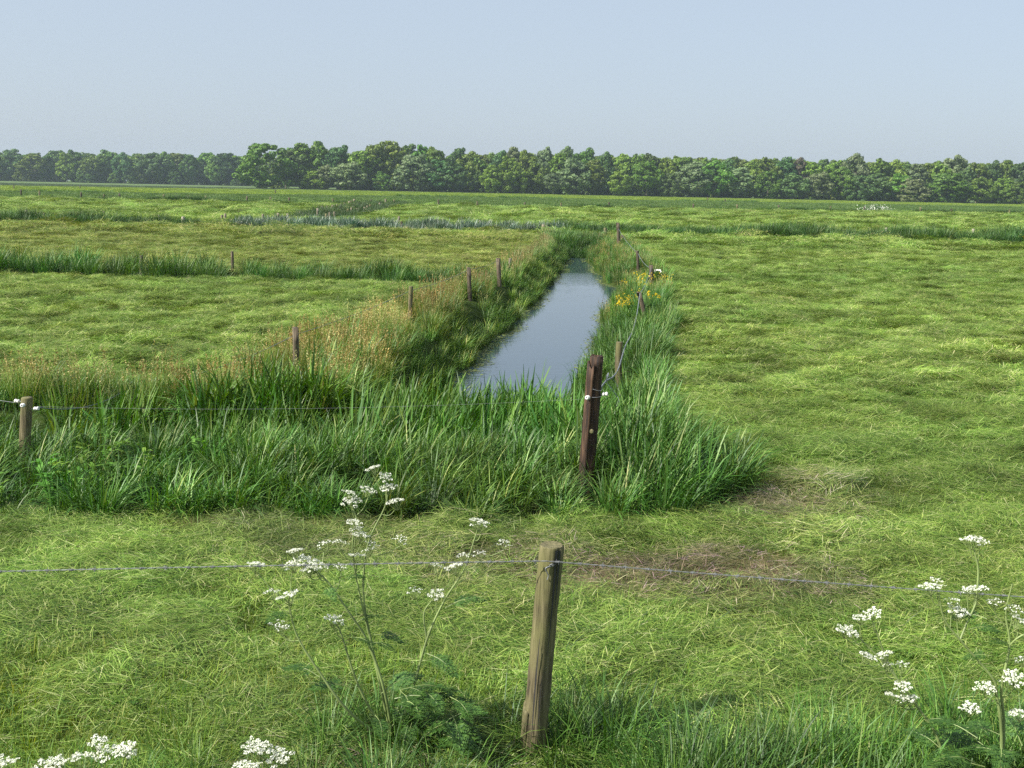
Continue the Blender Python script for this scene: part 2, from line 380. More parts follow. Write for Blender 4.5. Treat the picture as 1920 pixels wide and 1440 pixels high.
mp = N.new('ShaderNodeMapping'); mp.inputs['Scale'].default_value = (.6, 1.2, 1); L.new(g.outputs['Position'], mp.inputs[0]); L.new(mp.outputs[0], n1.inputs[0])
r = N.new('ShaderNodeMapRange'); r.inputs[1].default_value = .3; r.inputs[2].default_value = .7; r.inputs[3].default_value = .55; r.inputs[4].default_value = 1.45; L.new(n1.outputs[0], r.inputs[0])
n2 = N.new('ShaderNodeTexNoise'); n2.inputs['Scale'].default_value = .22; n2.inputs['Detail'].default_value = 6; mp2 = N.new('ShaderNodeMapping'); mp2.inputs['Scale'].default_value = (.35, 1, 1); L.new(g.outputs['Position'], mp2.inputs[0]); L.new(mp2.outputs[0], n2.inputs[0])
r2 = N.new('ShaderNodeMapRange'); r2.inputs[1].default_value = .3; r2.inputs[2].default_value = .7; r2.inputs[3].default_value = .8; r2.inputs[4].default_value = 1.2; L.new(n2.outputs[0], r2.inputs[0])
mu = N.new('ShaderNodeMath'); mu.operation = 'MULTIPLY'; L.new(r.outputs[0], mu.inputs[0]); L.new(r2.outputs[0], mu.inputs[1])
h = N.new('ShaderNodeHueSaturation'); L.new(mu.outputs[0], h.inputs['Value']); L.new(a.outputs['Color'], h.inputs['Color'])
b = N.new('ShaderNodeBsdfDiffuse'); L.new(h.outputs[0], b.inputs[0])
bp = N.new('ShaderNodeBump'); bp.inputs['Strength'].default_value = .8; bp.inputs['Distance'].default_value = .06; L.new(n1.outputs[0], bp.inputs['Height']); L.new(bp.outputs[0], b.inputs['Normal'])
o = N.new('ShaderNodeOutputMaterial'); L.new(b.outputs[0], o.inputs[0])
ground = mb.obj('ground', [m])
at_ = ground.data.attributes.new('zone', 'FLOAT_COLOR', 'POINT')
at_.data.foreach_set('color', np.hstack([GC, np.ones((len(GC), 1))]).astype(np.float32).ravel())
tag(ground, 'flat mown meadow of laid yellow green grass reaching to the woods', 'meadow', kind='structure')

# ------------------------------------------------------------------ water
m, N, L = mat('ditch_water')
b = N.new('ShaderNodeBsdfPrincipled'); b.inputs['Base Color'].default_value = (.034, .056, .074, 1); b.inputs['Roughness'].default_value = .04; b.inputs['IOR'].default_value = 1.45
g = N.new('ShaderNodeNewGeometry'); mp = N.new('ShaderNodeMapping'); mp.inputs['Scale'].default_value = (1.2, 2.6, 1); mp.inputs['Rotation'].default_value = (0, 0, .3); L.new(g.outputs['Position'], mp.inputs[0])
n = N.new('ShaderNodeTexNoise'); n.inputs['Scale'].default_value = 2.6; n.inputs['Detail'].default_value = 3; L.new(mp.outputs[0], n.inputs[0])
n3 = N.new('ShaderNodeTexNoise'); n3.inputs['Scale'].default_value = .18; n3.inputs['Detail'].default_value = 2; L.new(g.outputs['Position'], n3.inputs[0])
mm = N.new('ShaderNodeMapRange'); mm.inputs[1].default_value = .42; mm.inputs[2].default_value = .62; mm.inputs[3].default_value = .02; mm.inputs[4].default_value = .22; L.new(n3.outputs[0], mm.inputs[0])
bp = N.new('ShaderNodeBump'); bp.inputs['Distance'].default_value = .03; L.new(mm.outputs[0], bp.inputs['Strength']); L.new(n.outputs[0], bp.inputs['Height']); L.new(bp.outputs[0], b.inputs['Normal'])
o = N.new('ShaderNodeOutputMaterial'); L.new(b.outputs[0], o.inputs[0])
mb = MB(); ys = np.linspace(13.0, 58.0, 120)
v = np.stack([np.stack([xl(ys) - .45, ys, 0 * ys + WATER_Z], 1), np.stack([xr(ys) + .45, ys, 0 * ys + WATER_Z], 1)], 1).reshape(-1, 3)
mb.add(v, [[2 * i, 2 * i + 1, 2 * i + 3, 2 * i + 2] for i in range(119)])
tag(mb.obj('water', [m]), 'still grey blue ditch water reflecting the sky between grassy banks', 'water', kind='structure')

# ------------------------------------------------------------------ scatter of clumps (geometry nodes)
_tree = {}
def scatter(name, label, cat, protos, P, rz, sc, idx=None, tint=None, tilt=None):
    """one object of uncountable growth: clump meshes instanced on a cloud of rooted points"""
    n = len(P); P = np.asarray(P, float)
    pc = bpy.data.collections.new(name + '_clumps')
    for k, me in enumerate(protos):
        o = bpy.data.objects.new('%s_clump_%02d' % (name, k), me); pc.objects.link(o)
    me = bpy.data.meshes.new(name); me.vertices.add(n); me.vertices.foreach_set('co', P.astype(np.float32).ravel())
    rot = np.zeros((n, 3)); rot[:, 2] = rz
    if tilt is not None: rot[:, :2] = tilt
    a = me.attributes.new('rot', 'FLOAT_VECTOR', 'POINT'); a.data.foreach_set('vector', rot.astype(np.float32).ravel())
    scv = np.asarray(sc, float); scv = np.broadcast_to(scv[:, None] if scv.ndim == 1 else scv, (n, 3))
    a = me.attributes.new('scl', 'FLOAT_VECTOR', 'POINT'); a.data.foreach_set('vector', scv.astype(np.float32).ravel())
    if idx is None: idx = R.integers(0, len(protos), n)
    a = me.attributes.new('idx', 'INT', 'POINT'); a.data.foreach_set('value', np.asarray(idx).astype(np.int32))
    if tint is None: tint = np.ones((n, 3))
    a = me.attributes.new('tint', 'FLOAT_COLOR', 'POINT'); a.data.foreach_set('color', np.hstack([tint, np.ones((n, 1))]).astype(np.float32).ravel())
    ob = bpy.data.objects.new(name, me); COL.objects.link(ob)
    ng = bpy.data.node_groups.new(name + '_scatter', 'GeometryNodeTree')
    ng.interface.new_socket('Geometry', in_out='INPUT', socket_type='NodeSocketGeometry')
    ng.interface.new_socket('Geometry', in_out='OUTPUT', socket_type='NodeSocketGeometry')
    N = ng.nodes; L = ng.links
    gi = N.new('NodeGroupInput'); go = N.new('NodeGroupOutput'); ip = N.new('GeometryNodeInstanceOnPoints')
    ci = N.new('GeometryNodeCollectionInfo'); ci.inputs['Collection'].default_value = pc; ci.inputs['Separate Children'].default_value = True; ci.inputs['Reset Children'].default_value = True
    def na(nm, ty):
        q = N.new('GeometryNodeInputNamedAttribute'); q.data_type = ty; q.inputs['Name'].default_value = nm; return q.outputs['Attribute']
    e2r = N.new('FunctionNodeEulerToRotation')
    L.new(gi.outputs[0], ip.inputs['Points']); L.new(ci.outputs[0], ip.inputs['Instance']); ip.inputs['Pick Instance'].default_value = True
    L.new(na('idx', 'INT'), ip.inputs['Instance Index']); L.new(na('rot', 'FLOAT_VECTOR'), e2r.inputs[0]); L.new(e2r.outputs[0], ip.inputs['Rotation'])
    L.new(na('scl', 'FLOAT_VECTOR'), ip.inputs['Scale']); L.new(ip.outputs[0], go.inputs[0])
    md = ob.modifiers.new('scatter', 'NODES'); md.node_group = ng
    return tag(ob, label, cat, kind='stuff')

def inview(x, y, mx=1.0, k=.53): return np.abs(x) < y * k + mx
def pts_in(y0, y1, dens, cond, mx=1.2, x0=None, x1=None):
    xa = -(y1 * .53 + mx) if x0 is None else x0; xb = (y1 * .53 + mx) if x1 is None else x1
    n = int((xb - xa) * (y1 - y0) * dens)
    x = R.uniform(xa, xb, n); y = R.uniform(y0, y1, n)
    k = inview(x, y, mx) & cond(x, y); x = x[k]; y = y[k]
    return x, y

# clump meshes --------------------------------------------------------------
def hay_patch(rad, nw, nb, l0, l1, wid, mound, spread=.8, nseg=2):
    """a mat of nearly straight cut blades lying in wisps over a low mound"""
    mb = MB(); n = nw * nb
    r = rad * np.sqrt(R.random(nw)); a = R.uniform(0, 6.283, nw)
    waz = R.normal(0, spread, nw) + np.where(R.random(nw) < .5, 0, math.pi)
    hz_ = mound * (1 - (r / rad) ** 2) * R.uniform(.3, 1.1, nw)
    wx = np.stack([r * np.cos(a), r * np.sin(a), hz_], 1)
    k = np.repeat(np.arange(nw), nb)
    base = wx[k] + R.normal(0, 1, (n, 3)) * np.array([.07, .05, .012]) * (rad / .45)
    base[:, 2] = np.maximum(base[:, 2], .004)
    th0 = R.normal(math.radians(87), .10, nw)[k] + R.normal(0, .10, n)
    up = R.random(n) < .03; th0 = np.where(up, R.uniform(.8, 1.2, n), th0)
    blades(mb, base, waz[k] + R.normal(0, .35, n), R.uniform(l0, l1, n), wid * R.uniform(.6, 1.3, n), th0, th0 + np.abs(R.normal(.18, .2, n)), nseg, 0, R.uniform(-1.3, 1.3, n), .3)
    return mb
def upright(n, rad, l0, l1, wid, lean, curl, m=0, bias=0.0, nseg=3, mb=None, tw=None):
    mb = mb or MB()
    r = rad * np.sqrt(R.random(n)); a = R.uniform(0, 6.283, n)
    base = np.stack([r * np.cos(a), r * np.sin(a), np.zeros(n) - .01], 1)
    vx = np.cos(a) * (.4 + R.random(n)) + bias + R.normal(0, .35, n); vy = np.sin(a) * (.4 + R.random(n)) + R.normal(0, .35, n)
    az = np.arctan2(vy, vx)
    th0 = np.abs(R.normal(0, lean, n)); th1 = th0 + np.abs(R.normal(curl, curl * .6, n))
    tips = blades(mb, base, az, R.uniform(l0, l1, n), wid * R.uniform(.7, 1.3, n), th0, th1, nseg, m, tw)
    return mb, tips

hay_p = [hay_patch(.38, 96, 12, .03, .14, .0040, .06).mesh('hay_patch', [m_hay]) for _ in range(4)] + [hay_patch(.40, 80, 11, .05, .18, .0044, .10).mesh('hay_patch', [m_hay]) for _ in range(4)]
hay_m = [hay_patch(.46, 80, 11, .06, .21, .0080, .11).mesh('hay_patch', [m_hay]) for _ in range(5)]
tuft_p = [hay_patch(.34, 60, 12, .08, .30, .0070, .24, 1.0).mesh('hay_tuft', [m_hay]) for _ in range(5)]
hay_f = [hay_patch(1.2, 190, 7, .16, .42, .024, .16).mesh('hay_patch', [m_hay]) for _ in range(5)]
stub_p = [upright(320, .32, .03, .085, .0042, .45, .4, nseg=2)[0].mesh('stubble', [m_stub]) for _ in range(4)]
short_p = [upright(240, .30, .07, .19, .0045, .4, .6, nseg=3)[0].mesh('short_grass', [m_stub]) for _ in range(4)]
lawn_f = [upright(500, 2.2, .12, .34, .05, .5, .5, nseg=2)[0].mesh('rough_grass', [m_stub]) for _ in range(3)]

def tintv(x, y, amt=.25, warm=.12):
    n = fbm(x * 1.2, y * 1.6)[:, None] - .5; m2 = fbm(x * .13 + 9, y * .25 + 4)[:, None] - .5
    t = 1 + (n * 1.0 + m2 * .8) * amt * 2 + R.normal(0, .17, (len(x), 1))
    t = np.repeat(t, 3, 1); wv = m2[:, 0] * 2 + R.normal(0, .4, len(x))
    t[:, 0] *= 1 + warm * wv; t[:, 2] *= 1 + warm * wv * .7
    # drier, browner hay between the two cross ditches on the left
    k = ((x < 1.5) & (y > 35) & (y < 69))[:, None]
    t = np.where(k, t * np.array([1.08, .92, 1.0]), t)
    br = bare(x, y)[:, None]
    t = t * (1 - br) + t * np.array([1.15, .70, 1.9]) * br
    return np.clip(t, .3, 2.2)

def hay(name, label, protos, y0, y1, dens, smin, smax, cond, rotj=.5, dz=0, tl=.14):
    x, y = pts_in(y0, y1, dens, cond, 1.5)
    k = R.random(len(x)) > bare(x, y) * .6; x = x[k]; y = y[k]
    z = gz(x, y) + dz + R.random(len(x)) ** 2 * (.03 + tl * .3)
    sw = (fbm(x * .12 + 20, y * .2) - .5) * 2.2          # direction the mower laid it
    return scatter(name, label, 'cut grass', protos, np.stack([x, y, z], 1), sw + R.normal(0, rotj, len(x)), R.uniform(smin, smax, len(x)), tint=tintv(x, y), tilt=R.normal(0, tl, (len(x), 2)))
nf = lambda x, y: nearfield(x, y) & (y < farline(x)) & (np.abs(y - 70) > 2.1) & ~((np.abs(y - 33.6) < 1.3) & (x < -.5)) & (ddist(x, y) > 2.6)
hay('cut_grass', 'mown grass lying in flat wisps over the field near the fence', hay_p, 4.2, 15, 16, .8, 1.25, nf, .6, 0, .09)
hay('hay_tufts', 'tangled ridges of cut grass heaped along the mown rows', tuft_p, 6.0, 60, 5.0, .3, .95, lambda x, y: nf(x, y) & (fbm(x * .5 + 3, y * .9) > .50) & (R.random(len(x)) < smooth(7, 14, y) * .9 + .06))
hay('hay_swaths', 'pale yellow green hay strewn over the middle of the meadow', hay_m, 15, 60, 10.5, .6, 1.2, nf, .6, 0, .12)
hay('far_hay', 'cut hay covering the meadow beyond the cross ditch', hay_f, 58, 190, 1.05, .7, 1.3, nf, .6, 0, .12)
x, y = pts_in(4.0, 22, 15, lambda x, y: nearfield(x, y))
k = R.random(len(x)) > bare(x, y); x = x[k]; y = y[k]
scatter('stubble', 'short bright stubble growing up through the cut grass', 'grass', stub_p, np.stack([x, y, gz(x, y)], 1), R.uniform(0, 6.28, len(x)), R.uniform(.7, 1.4, len(x)), tint=tintv(x, y, .2))
x, y = pts_in(140, 420, .085, lambda x, y: y > farline(x), 4)
C = ground_colour(x, y) / np.array([.19, .28, .035]) 
scatter('rough_grass', 'uncut pasture grass stretching from the far fence to the woods', 'grass', lawn_f, np.stack([x, y, 0 * x], 1), R.uniform(0, 6.28, len(x)), R.uniform(.7, 1.4, len(x)), tint=np.clip(C * R.uniform(.85, 1.2, (len(x), 1)), 0, 2.5))

# tall growth ---------------------------------------------------------------
def tallp(n, rad, l0, l1, wid, lean, curl, mt, bias=.5, heads=0, hm=None, nseg=4):
    mb, tips = upright(n, rad, l0, l1, wid, lean, curl, 0, bias, nseg)
    if heads:
        r = rad * np.sqrt(R.random(heads)); a = R.uniform(0, 6.283, heads)
        base = np.stack([r * np.cos(a), r * np.sin(a), np.zeros(heads)], 1)
        L_ = R.uniform(l1 * .95, l1 * 1.3, heads)
        tp = blades(mb, base, R.uniform(0, 6.28, heads), L_, .004, np.abs(R.normal(0, .12, heads)), np.abs(R.normal(.25, .15, heads)), 3, 1)
        q = 14; k = np.repeat(np.arange(heads), q); tt = R.random(heads * q)
        pos = tp[k] - (tp[k] - base[k]) * (tt * .28)[:, None] + R.normal(0, .008, (heads * q, 3))
        diamonds(mb, pos, R.uniform(.008, .017, heads * q), 1)
    return mb
mats_t = lambda a, b=None: [a, b or m_straw]
reed_p = [tallp(36, .17, .62, 1.10, .032, .11, 1.05, m_reed, .7, nseg=5).mesh('reed_clump', mats_t(m_reed)) for _ in range(6)]
canary_p = [tallp(52, .17, .38, .80, .016, .20, 1.05, m_tall, .45, nseg=4).mesh('grass_clump', mats_t(m_tall)) for _ in range(6)]
bent_p = [tallp(60, .17, .40, .70, .009, .45, .9, m_tall, .6, nseg=4).mesh('grass_clump', mats_t(m_tall)) for _ in range(5)]
bank_p = [tallp(56, .20, .35, .65, .007, .22, .5, m_bankg, .4, 6, m_straw).mesh('bank_clump', mats_t(m_bankg)) for _ in range(5)]
sorrel_p = [tallp(40, .20, .35, .62, .007, .2, .5, m_bankg, .4, 5, m_sorrel).mesh('sorrel_clump', mats_t(m_bankg, m_sorrel)) for _ in range(5)]
blue_p = [tallp(46, .34, .5, .85, .030, .14, .45, m_blue, .3, nseg=3).mesh('blue_reed_clump', mats_t(m_blue)) for _ in range(4)]
cross_p = [tallp(70, .30, .50, 1.0, .018, .25, .8, m_tall, .4, nseg=4).mesh('ditch_clump', mats_t(m_tall)) for _ in range(5)]
fore_p = [tallp(74, .16, .18, .50, .0066, .35, 1.0, m_tall, .3, nseg=5).mesh('verge_clump', mats_t(m_tall)) for _ in range(6)]

def tgreen(x, y, amt=.22):
    n = fbm(x * 1.3, y * 1.3)[:, None] - .5
    t = 1 + n * amt * 2.4 + R.normal(0, .2, (len(x), 1)); t = np.repeat(t, 3, 1)
    t[:, 0] *= 1 + R.normal(0, .12, len(x)) + .4 * (fbm(x * .5 + 4, y * .5) - .5); return np.clip(t, .4, 1.8)
def grow(name, label, cat, protos, x, y, smin, smax, dz=0, rot=.9, tint=None, sink=None):
    k = clear(x, y); x = x[k]; y = y[k]
    if tint is not None: tint = tint[k]
    z = gz(x, y) + dz
    if sink is not None: z = np.maximum(z, sink)
    s = R.uniform(smin, smax, len(x)); s3 = np.stack([s, s, s * R.uniform(.85, 1.15, len(x))], 1)
    return scatter(name, label, cat, protos, np.stack([x, y, z], 1), R.normal(0, rot, len(x)), s3, tint=tgreen(x, y) if tint is None else tint)

# front band: reeds behind, softer grass in front, dense clump round the dark post
x, y = pts_in(11.3, 14.6, 26, lambda x, y: bank(x, y) & (x < 1.0 - (y - 12) * .2) & (x > -4.6 - R.normal(0, .5, len(x))) & (y > 11.7 + .5 * smooth(-2, -4.5, x)) & (y < 14.0 + .6 * smooth(-3, 0, x)) & (y < 13.4 + .35 * np.maximum(x + 3.2, 0)))
x2, y2 = pts_in(13.2, 15.4, 22, lambda x, y: (x > -1.7) & (x < .95) & (y < 14.9 + .3 * np.sin(x * 4) - .9 * np.maximum(x + .1, 0)))
x = np.concatenate([x, x2]); y = np.concatenate([y, y2])
grow('reeds', 'tall broad bladed reeds arching over the near end of the ditch', 'reeds', reed_p, x, y, .80, 1.12, sink=-.62)
x, y = pts_in(9.0, 14.5, 24, lambda x, y: bank(x, y) & (x < 3.4) & (((y < 11.9) & (x < .1)) | (x > -.2) | (x < -4.3)) & ~water(x, y, -.1) & ~((np.abs(x - .25) < .55) & (np.abs(y - 11.9) < .55)))
k = (y < 10.6) & (x < .3)
k = clear(x, y) | (R.random(len(x)) < .12); x = x[k]; y = y[k]
hx = (.60 + .18 * smooth(9.4, 10.8, y)) * np.where(x < -4, .75, 1) * np.where((np.abs(x - .75) < .45) & (y < 10.25), .62, 1) + .40 * np.exp(-(((x - 1.4) / .75) ** 2)) * smooth(13.5, 11.5, y); s = hx * R.uniform(.8, 1.15, len(x))
scatter('tall_grass', 'thick uncut green grass in front of the reeds and round the dark post', 'tall grass', canary_p + bent_p[:2], np.stack([x, y, gz(x, y)], 1), R.normal(0, .9, len(x)), np.stack([s * .5 + .45, s * .5 + .45, s], 1), tint=tgreen(x, y))
# banks
lb = lambda x, y: bank(x, y) & ~water(x, y, -.12) & (y > 13.6)
x, y = pts_in(13.6, 30, 24, lambda x, y: lb(x, y) & (x < xl(y) + .2) & (xl(y) - x > .75 + .5 * (fbm(x, y * .5) - .5)), x0=-7, x1=2)
tt = tgreen(x, y)
grow('sorrel', 'rusty flowering sorrel and dry grass covering the left bank', 'sorrel', sorrel_p + bank_p + bank_p[:2] + canary_p[:2], x, y, .65, 1.0, tint=tt * np.array([.95, 1.02, .85]))
x, y = pts_in(30, 62, 17, lambda x, y: lb(x, y) & (x < xl(y) + .2) & (xl(y) - x > .8), x0=-4, x1=6)
grow('bank_grass', 'olive seeding grass along the far part of the left bank', 'grass', bank_p + sorrel_p[:1] + canary_p[:3], x, y, .6, .9)
x, y = pts_in(14.2, 58, 26, lambda x, y: lb(x, y) & (x < xl(y) - .08) & (xl(y) - x < 1.15), x0=-5, x1=4)
grow('left_bank_grass', 'dark lush green grass hanging over the left edge of the water', 'grass', canary_p + bent_p, x, y, .42, .70, sink=WATER_Z - .05, tint=tgreen(x, y) * np.array([1.45, 1.25, 1.0]))
x, y = pts_in(13.0, 28, 26, lambda x, y: lb(x, y) & (x > xr(y) + .12), x0=-1, x1=6)
grow('right_bank_grass', 'lush green grass between the water and the right hand fence', 'grass', canary_p, x, y, .5, .8, sink=WATER_Z - .05)
x, y = pts_in(28, 62, 20, lambda x, y: lb(x, y) & (x > xr(y) + .1), x0=1, x1=8)
tt = tgreen(x, y) * np.array([1.08, 1.1, 1.0])
grow('far_bank_grass', 'yellowish green grass on the right bank beside the leaning posts', 'grass', canary_p + bank_p[:2], x, y, .5, .8, sink=WATER_Z - .05, tint=tt)
x, y = pts_in(56.5, 63, 14, lambda x, y: (x > 1.6) & (x < 4.9) & (y > 57), x0=1, x1=6)
grow('end_grass', 'dark bushy grass closing the far end of the open water', 'grass', cross_p, x, y, .45, .8)
# cross ditches
x, y = pts_in(32.2, 35.2, 16, lambda x, y: (np.abs(y - 33.6) < 1.15 + .3 * (fbm(x * .8, y) - .5)) & (x < -.6))
k = clear(x, y); x = x[k]; y = y[k]
hgt = .42 + .95 * fbm(x * .55, 0 * x + 3) ** 1.6
z = gz(x, y); scatter('ditch_reeds', 'bushy green ditch growth crossing the left half of the field', 'reeds', cross_p, np.stack([x, y, z], 1), R.normal(0, .9, len(x)), np.stack([hgt, hgt, hgt * 1.05], 1), tint=tgreen(x, y, .3))
x, y = pts_in(68, 72.6, 5.5, lambda x, y: (np.abs(y - 70.2) < 1.9) & (x < 3) & ~((x > 1) & (y < 68.5)))
bl = fbm(x * .12 + 2, y * .3); k = (x > -18.5) & (bl > .28)
xb, yb = x[k], y[k]; xg, yg = x[~k], y[~k]
scatter('blue_reeds', 'grey blue upright reeds standing in the second cross ditch', 'reeds', blue_p, np.stack([xb, yb, gz(xb, yb)], 1), R.normal(0, .9, len(xb)), R.uniform(.9, 1.25, len(xb)), tint=tgreen(xb, yb))
x, y = pts_in(68, 72.6, 9, lambda x, y: (np.abs(y - 70.2) < 1.9) & (x > 3))
xg = np.concatenate([xg, x]); yg = np.concatenate([yg, y]); hgt = np.where(xg < 3, .48, .70) + 1.0 * fbm(xg * .3 + 6, yg * .1) ** 1.4
scatter('far_ditch_grass', 'green growth along the second cross ditch', 'grass', cross_p, np.stack([xg, yg, gz(xg, yg)], 1), R.normal(0, .9, len(xg)), np.stack([hgt] * 3, 1), tint=tgreen(xg, yg, .3) * np.array([.75, .8, .85]))
x, y = pts_in(86, 176, 2.2, lambda x, y: ddist(x, y) < 2.5, x0=-26, x1=-8)
hgt = R.uniform(.65, 1.1, len(x)); scatter('lane_grass', 'rank grass filling the ditch between two rows of posts', 'grass', cross_p, np.stack([x, y, gz(x, y)], 1), R.normal(0, .9, len(x)), np.stack([hgt] * 3, 1), tint=tgreen(x, y) * .5)
# tufts under the far fence and on the boundary beyond
x = R.uniform(-100, 130, 2600); y = farline(x) + R.normal(0, .7, len(x)); n = fbm(x * .12, 0 * x + 1)
k = inview(x, y, 3) & (n > .38); x = x[k]; y = y[k]; hgt = .28 + .9 * np.maximum(n[k] - .35, 0) * 2
scatter('fence_tufts', 'dark rank tufts left standing under the far fence', 'grass', cross_p, np.stack([x, y, 0 * x], 1), R.normal(0, .9, len(x)), np.stack([hgt * 1.5, hgt * 1.5, hgt], 1), tint=tgreen(x, y) * .7)
x = R.uniform(-160, 200, 900); y = np.interp(x, [-300, -89, -11, 100, 250], [190, 205, 268, 300, 330]) + R.normal(0, 1.0, len(x)); n = fbm(x * .05 + 3, 0 * x + 7)
k = inview(x, y, 3) & (n > .5); x = x[k]; y = y[k]; hgt = R.uniform(.5, 1.0, len(x))
scatter('boundary_tufts', 'low dark tufts along the edge of the bright far field', 'grass', cross_p, np.stack([x, y, 0 * x], 1), R.normal(0, .9, len(x)), np.stack([hgt * 2, hgt * 2, hgt], 1))
# foreground verge
x, y = pts_in(3.9, 5.9, 42, lambda x, y: ((x > .55) & (y < 5.45 + .15 * np.sin(x * 3)) & (fbm(x * 1.5, y * 1.5) > .28)) | ((x > -1.0) & (x < .6) & (y < 5.5) & (fbm(x * 2 + 3, y * 2) > .47)) | ((x < -1.3) & (y < 4.95) & (fbm(x * 2, y * 2) > .5)), 1.0)
s = np.where(x > .5, 1.0, np.where(x > -1.1, .85, .6)) * R.uniform(.65, 1.1, len(x))
scatter('verge_grass', 'long loose green grass growing below the barbed wire', 'grass', fore_p, np.stack([x, y, gz(x, y)], 1), R.uniform(0, 6.28, len(x)), s, tint=tgreen(x, y) * np.array([1.15, 1.05, .9]))
x, y = pts_in(3.9, 6.3, 16, lambda x, y: (bare(x, y) < .4), 1.0)
scatter('short_grass', 'short bright grass covering the ground near the bottom edge', 'grass', short_p, np.stack([x, y, gz(x, y)], 1), R.uniform(0, 6.28, len(x)), R.uniform(.6, 1.1, len(x)), tint=tgreen(x, y))

# broad-leaved weeds at the left, on the front edge of the uncut band
def broadleaf():
    mb = MB(); n = 16
    for s in range(3):
        a = R.uniform(0, 6.28); hh = R.uniform(.3, .55); base = np.array([R.normal(0, .06), R.normal(0, .06), 0])
        top = base + np.array([math.cos(a) * .12, math.sin(a) * .12, hh]); tube(mb, curve([base, (base + top) / 2 + [.02, 0, .02], top], 6), [.006] * 6 + [.004] * 0 if False else .005, 4, 0, False)
        t = R.random(n); pos = base + (top - base) * t[:, None]
        az = R.uniform(0, 6.28, n)
        blades(mb, pos, az, R.uniform(.09, .17, n), R.uniform(.035, .06, n), R.uniform(.7, 1.2, n), R.uniform(1.5, 2.2, n), 4, 0, 0.0, .1)
    return mb.mesh('broad_leaf_clump', [m_broad])
bl_p = [broadleaf() for _ in range(4)]
x, y = pts_in(9.0, 11.0, 12, lambda x, y: bank(x, y) & (x < -3.2) & (fbm(x * 1.2, y * 1.2 + 5) > .42))
x2, y2 = pts_in(4.6, 9.0, 1.6, lambda x, y: nearfield(x, y) & (fbm(x * .8 + 2, y * .8) > .5))
scatter('clover', 'small broad leaved weeds scattered through the near mown grass', 'weeds', bl_p, np.stack([x2, y2, gz(x2, y2) - .01], 1), R.uniform(0, 6.28, len(x2)), np.stack([R.uniform(.22, .4, len(x2))] * 2 + [R.uniform(.12, .24, len(x2))], 1), tint=tgreen(x2, y2) * .9)
grow('weeds', 'broad leaved weeds mixed into the grass at the left edge', 'weeds', bl_p, x, y, .5, .85, rot=3)

# yellow flowers on the banks
def flower_clump():
    mb = MB(); n = 9
    r = .22 * np.sqrt(R.random(n)); a = R.uniform(0, 6.28, n); base = np.stack([r * np.cos(a), r * np.sin(a), 0 * r], 1)
    tp = blades(mb, base, R.uniform(0, 6.28, n), R.uniform(.42, .65, n), .006, np.abs(R.normal(0, .12, n)), np.abs(R.normal(.2, .1, n)), 3, 1)
    k = np.repeat(np.arange(n), 7); diamonds(mb, tp[k] + R.normal(0, .016, (n * 7, 3)), R.uniform(.011, .020, n * 7), 0)
    return mb.mesh('flower_clump', [m_yellow, m_tall])
fl_p = [flower_clump() for _ in range(3)]
Pf = []
for px, py, sp, n in [(1183, 572, .28, 16), (1168, 590, .5, 8), (1130, 510, .6, 6), (1155, 500, .8, 6), (1200, 545, .5, 12), (1185, 540, .4, 5), (1140, 525, .4, 4), (1150, 560, .4, 4), (1850, 458, 1.8, 5)]:
    c_ = gp(px, py)[:2]; n = max(2, int(n * .45)); Pf.append(c_ + R.normal(0, 1, (n, 2)) * np.array([sp * .8, sp * 2.2]))
Pf = np.concatenate(Pf); Pf = Pf[~water(Pf[:, 0], Pf[:, 1], .25)]; kz = np.maximum(gz(Pf[:, 0], Pf[:, 1]), -.55)
scatter('yellow_flowers', 'yellow flowers dotted through the grass of both banks', 'flowers', fl_p, np.column_stack([Pf, kz]), R.uniform(0, 6.28, len(Pf)), R.uniform(.75, 1.1, len(Pf)))
# floating weed by the edges
mb = MB(); ys = R.uniform(15, 57, 4000); side = R.random(4000) < .55
xx = np.where(side, xl(ys) + np.abs(R.normal(0, .16, 4000)), xr(ys) - np.abs(R.normal(0, .13, 4000)))
k = (fbm(xx * .8, ys * .35) > .43) | (ys > 50) & (fbm(xx * .8, ys * .6) > .45)
xx = xx[k]; ys = ys[k]; diamonds(mb, np.stack([xx, ys, 0 * xx + WATER_Z + .006], 1), R.uniform(.02, .05, len(xx)), 0, np.array([0, 0, 1.0]), 1.3, .05)
m_weed = leafmat('water_weed', [(0, (.12, .17, .04)), (1, (.22, .25, .08))], trans=.1, gloss=.05, tint=False)
tag(mb.obj('pondweed', [m_weed]), 'thin floating weed along the edges of the ditch water', 'pondweed', kind='stuff')

exec_posts = True
